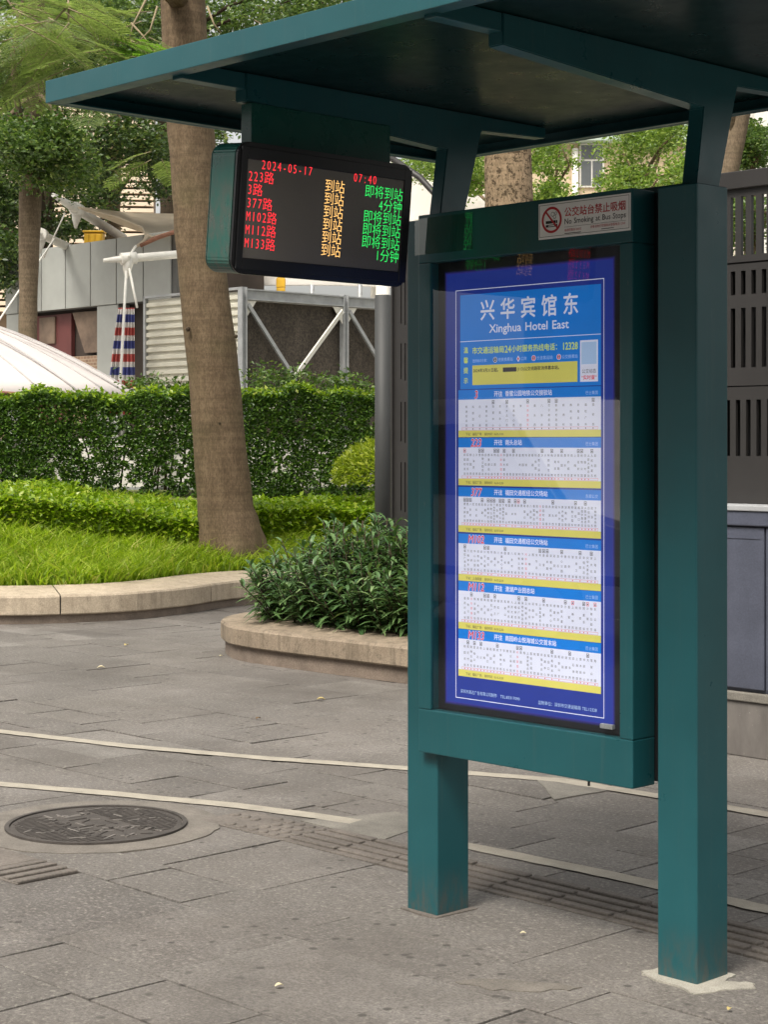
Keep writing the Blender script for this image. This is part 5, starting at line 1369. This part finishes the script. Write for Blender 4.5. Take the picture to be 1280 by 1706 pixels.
def no_smoking_sign():
    t = thing('no_smoking_sign', 'white no smoking sign with red text on the top right of the poster case', 'sign', P0, ROT)
    u0, u1, v0, v1 = 0.440, 0.774, 2.0325, 2.135
    yf = -0.0302
    b = MB(); b.box(u0, u1, yf - 0.0022, yf, v0, v1, 0.0004, seg=1); b.build('plate', M['sign_white'], t)
    S = Sheet(); prepare_glyphs('公交站台禁止吸烟', 0.014); prepare_glyphs('No Smoking at Bus Stops', 0.004); prepare_glyphs('吸烟罚款50-500元违者请拨打控烟投诉举报电话12345 Noviolatrswbefd.', 0.0)
    e = 0.0002; w, h = u1 - u0, v1 - v0
    S.frame(u0 + 0.004, u1 - 0.004, v0 + 0.006, v1 - 0.005, 0.0011, 1, 0)
    cu, cv = u0 + 0.050, v0 + 0.053
    S.ring(cu, cv, 0.0305, 0.0375, 0, e, 40)
    a = math.radians(-48); p = Vector((math.cos(a), math.sin(a))); q = Vector((-p.y, p.x)) * 0.0027
    S.poly([tuple(Vector((cu, cv)) + p * (s * 0.032) + q * g) for s, g in ((-1, -1), (1, -1), (1, 1), (-1, 1))], 0, 3 * e)
    S.rect(cu - 0.022, cu + 0.015, cv - 0.010, cv - 0.002, 1, e); S.rect(cu + 0.0165, cu + 0.021, cv - 0.010, cv - 0.002, 1, e); S.rect(cu - 0.022, cu + 0.021, cv - 0.020, cv - 0.013, 1, e); S.rect(cu - 0.012, cu + 0.010, cv - 0.0178, cv - 0.0152, 2, 2 * e)
    for (x, y, r) in ((0.004, 0.016, 0.0065), (0.011, 0.008, 0.0055), (0.016, 0.018, 0.0045)): S.ring(cu + x, cv + y, r - 0.0012, r, 1, e, 16)
    S.text('公交站台禁止吸烟', u0 + 0.097, v1 - 0.043, 0.0285, 0, e, bold=0.014, width=0.222)
    S.text('No Smoking at Bus Stops', u0 + 0.097, v1 - 0.066, 0.0225, 1, e, bold=0.004, width=0.222)
    S.rect(u0 + 0.097, u0 + 0.319, v1 - 0.0745, v1 - 0.0738, 1, e)
    S.text('吸烟罚款50-500元', u0 + 0.098, v1 - 0.0865, 0.0085, 0, e, width=0.062); S.rect(u0 + 0.098, u0 + 0.158, v1 - 0.0935, v1 - 0.0915, 1, e)
    S.text('违者请拨打控烟投诉举报电话12345', u0 + 0.192, v1 - 0.0845, 0.0085, 0, e, width=0.125); S.rect(u0 + 0.232, u0 + 0.276, v1 - 0.0915, v1 - 0.0898, 1, e)
    S.build('print', [M['sign_red'], M['sign_ink'], M['sign_white']], t, lambda v: np.column_stack([v[:, 0], yf - 0.0025 - v[:, 2], v[:, 1]]))
no_smoking_sign()

def led_display():
    # hangs from the left bracket, faces along the shelter (+x), leaning forward a little
    y0, y1, z0, z1 = -0.80, -0.13, 1.925, 2.285
    org = P0 + LX * (-0.05) + LY * ((y0 + y1) / 2) + Vector((0, 0, (z0 + z1) / 2))
    t = thing('arrival_display', 'black framed led bus arrival display hanging under the canopy', 'display', org, ROT)
    tilt = Matrix.Rotation(math.radians(5.5), 4, 'Y')
    hy, hz = (y1 - y0) / 2, (z1 - z0) / 2
    def rr(hy_, hz_, r, n=6):
        out = []
        for cy, cz, a0 in ((hy_ - r, hz_ - r, 0), (-hy_ + r, hz_ - r, 90), (-hy_ + r, -hz_ + r, 180), (hy_ - r, -hz_ + r, 270)):
            for k in range(n + 1):
                a = math.radians(a0 + 90 * k / n); out.append((cy + r * math.cos(a), cz + r * math.sin(a)))
        return out
    def add(name, mat, fn, parent=t):
        mb = MB(); fn(mb); mb.bm.transform(tilt); return mb.build(name, mat, parent)
    def casing(mb):
        mb.prism(rr(hy - 0.004, hz - 0.004, 0.035), 0, -0.070, -0.0615, 0.003); mb.prism(rr(hy, hz, 0.037), 0, -0.060, 0.046, 0.004)
    cs = add('casing', M['casing'], casing)
    def bez(mb):
        # front ring with a rectangular opening
        oy0, oy1, oz0, oz1 = -hy + 0.030, hy - 0.036, -hz + 0.042, hz - 0.045
        mb.prism(rr(hy + 0.002, hz + 0.002, 0.039), 0, 0.0465, 0.060, 0.003)
        mb.box(0.0605, 0.066, -hy + 0.008, oy0, -hz + 0.012, hz - 0.012, 0.001, seg=1); mb.box(0.0605, 0.066, oy1, hy - 0.008, -hz + 0.012, hz - 0.012, 0.001, seg=1)
        mb.box(0.0605, 0.066, oy0 + 0.0005, oy1 - 0.0005, -hz + 0.012, oz0, 0.001, seg=1); mb.box(0.0605, 0.066, oy0 + 0.0005, oy1 - 0.0005, oz1, hz - 0.012, 0.001, seg=1)
    add('bezel', M['black'], bez)
    oy0, oy1, oz0, oz1 = -hy + 0.030, hy - 0.036, -hz + 0.042, hz - 0.045
    scr = add('screen', M['screen'], lambda mb: mb.box(0.0602, 0.0625, oy0 + 0.001, oy1 - 0.001, oz0 + 0.001, oz1 - 0.001))
    prepare_glyphs('2024-05-1707:40223路3路377路M102路M112路M133路到站即将到站4分钟1分钟', -0.010)
    SH = [Sheet(), Sheet(), Sheet()]; cy = (y0 + y1) / 2; cz = (z0 + z1) / 2
    R_ = lambda yy: yy - cy
    def mono(body, u, v, size, mi, align='L', dw=0.0165):
        ws = [dw if ord(c) < 128 else size * 0.98 for c in body]; x = u - (sum(ws) if align == 'R' else 0)
        for c, w in zip(body, ws): SH[mi].text(c, x + w / 2, v, size if ord(c) > 127 else size * 1.02, 0, 0, 'C', -0.010, 1.0 if ord(c) > 127 else 0.56 if c == 'M' else 0.78); x += w
    zr = lambda z: z - cz
    mono('2024-05-17', R_(-0.722), zr(2.2165), 0.036, 0, dw=0.0192); mono('07:40', R_(-0.374), zr(2.2165), 0.036, 0, dw=0.0192)
    names = ['223路', '3路', '377路', 'M102路', 'M112路', 'M133路']; times = ['即将到站', '4分钟', '即将到站', '即将到站', '即将到站', '1分钟']
    for k in range(6):
        z = zr(2.1805 - 0.0368 * k)
        mono(names[k], R_(-0.766), z, 0.0375, 0, dw=0.0192); mono('到站', R_(-0.482), z, 0.0400, 1); mono(times[k], R_(-0.168), z, 0.0400, 2, 'R', dw=0.020)
    for nm, sh, mk in zip(('route_numbers', 'arrival_word', 'waiting_times'), SH, ('red_led', 'amber_led', 'green_led')):
        ob = sh.build(nm, [M[mk]], scr, lambda v: np.column_stack([np.full(len(v), 0.0632), v[:, 0], v[:, 1]]))
        ob.data.transform(tilt)
    h = MB(); h.box(-0.034, 0.014, -0.24, 0.30, hz + 0.006, 2.405 - cz, 0.003); hg = h.build('hanger', M['casing'], t)
led_display()

# ------------------------------------------------------------------ litter on the paving
def leaf_litter():
    spots = [((210, 1077), 'dry_leaf', 'curled yellow dry leaf on the paving in front of the long kerb', 0.055, 1.2),
             ((168, 1115), 'dry_leaf_pale', 'pale flat dry leaf on the paving nearest the photo left edge', 0.065, 0.2),
             ((535, 1168), 'dry_leaf', 'yellow dry leaf lying alone in front of the round ended planter', 0.06, 0.1),
             ((368, 1095), 'dry_leaf_pale', 'tiny pale leaf at the rounded foot of the short planter wall', 0.03, 0.6),
             ((465, 1648), 'dry_leaf_pale', 'small pale leaf on the paving in the foreground left of the cement scar', 0.03, 0.4),
             ((872, 1560), 'dry_leaf_pale', 'tiny white leaf on the paving between the two shelter posts', 0.022, 0.0),
             ((1216, 1687), 'dry_leaf', 'small orange leaf on the paving near the right post foot', 0.022, 1.0),
             ((430, 1200), 'brown_leaf', 'brown curled leaf on the paving above the pale stone bands', 0.04, 0.9)]
    for (x, y), m, lab, L, a in spots:
        d = F * EYE / (y - HY); p = Vector(((x - CX) / F * d, d, 0.009))
        L *= 0.8; mb = MB(); n = 7; prev = None
        for k in range(n):
            q = k / (n - 1); w = L * 0.28 * math.sin(math.pi * min(1, q * 0.95 + 0.03)) + 0.001; z = 0.005 * math.sin(math.pi * q) * (L / 0.05) + 0.001
            row = [mb.bm.verts.new(((q - 0.5) * L, s * w, z + abs(s) * w * 0.5)) for s in (-1, 0, 1)]
            if prev:
                for s in range(2): mb.bm.faces.new((prev[s], prev[s + 1], row[s + 1], row[s]))
            prev = row
        ob = mb.build('fallen_leaf', M[m], loc=p, rz=a)
        sol = ob.modifiers.new('thick', 'SOLIDIFY'); sol.thickness = 0.0012
        tag(ob, lab, 'leaf', 'fallen leaves on the paving')
leaf_litter()
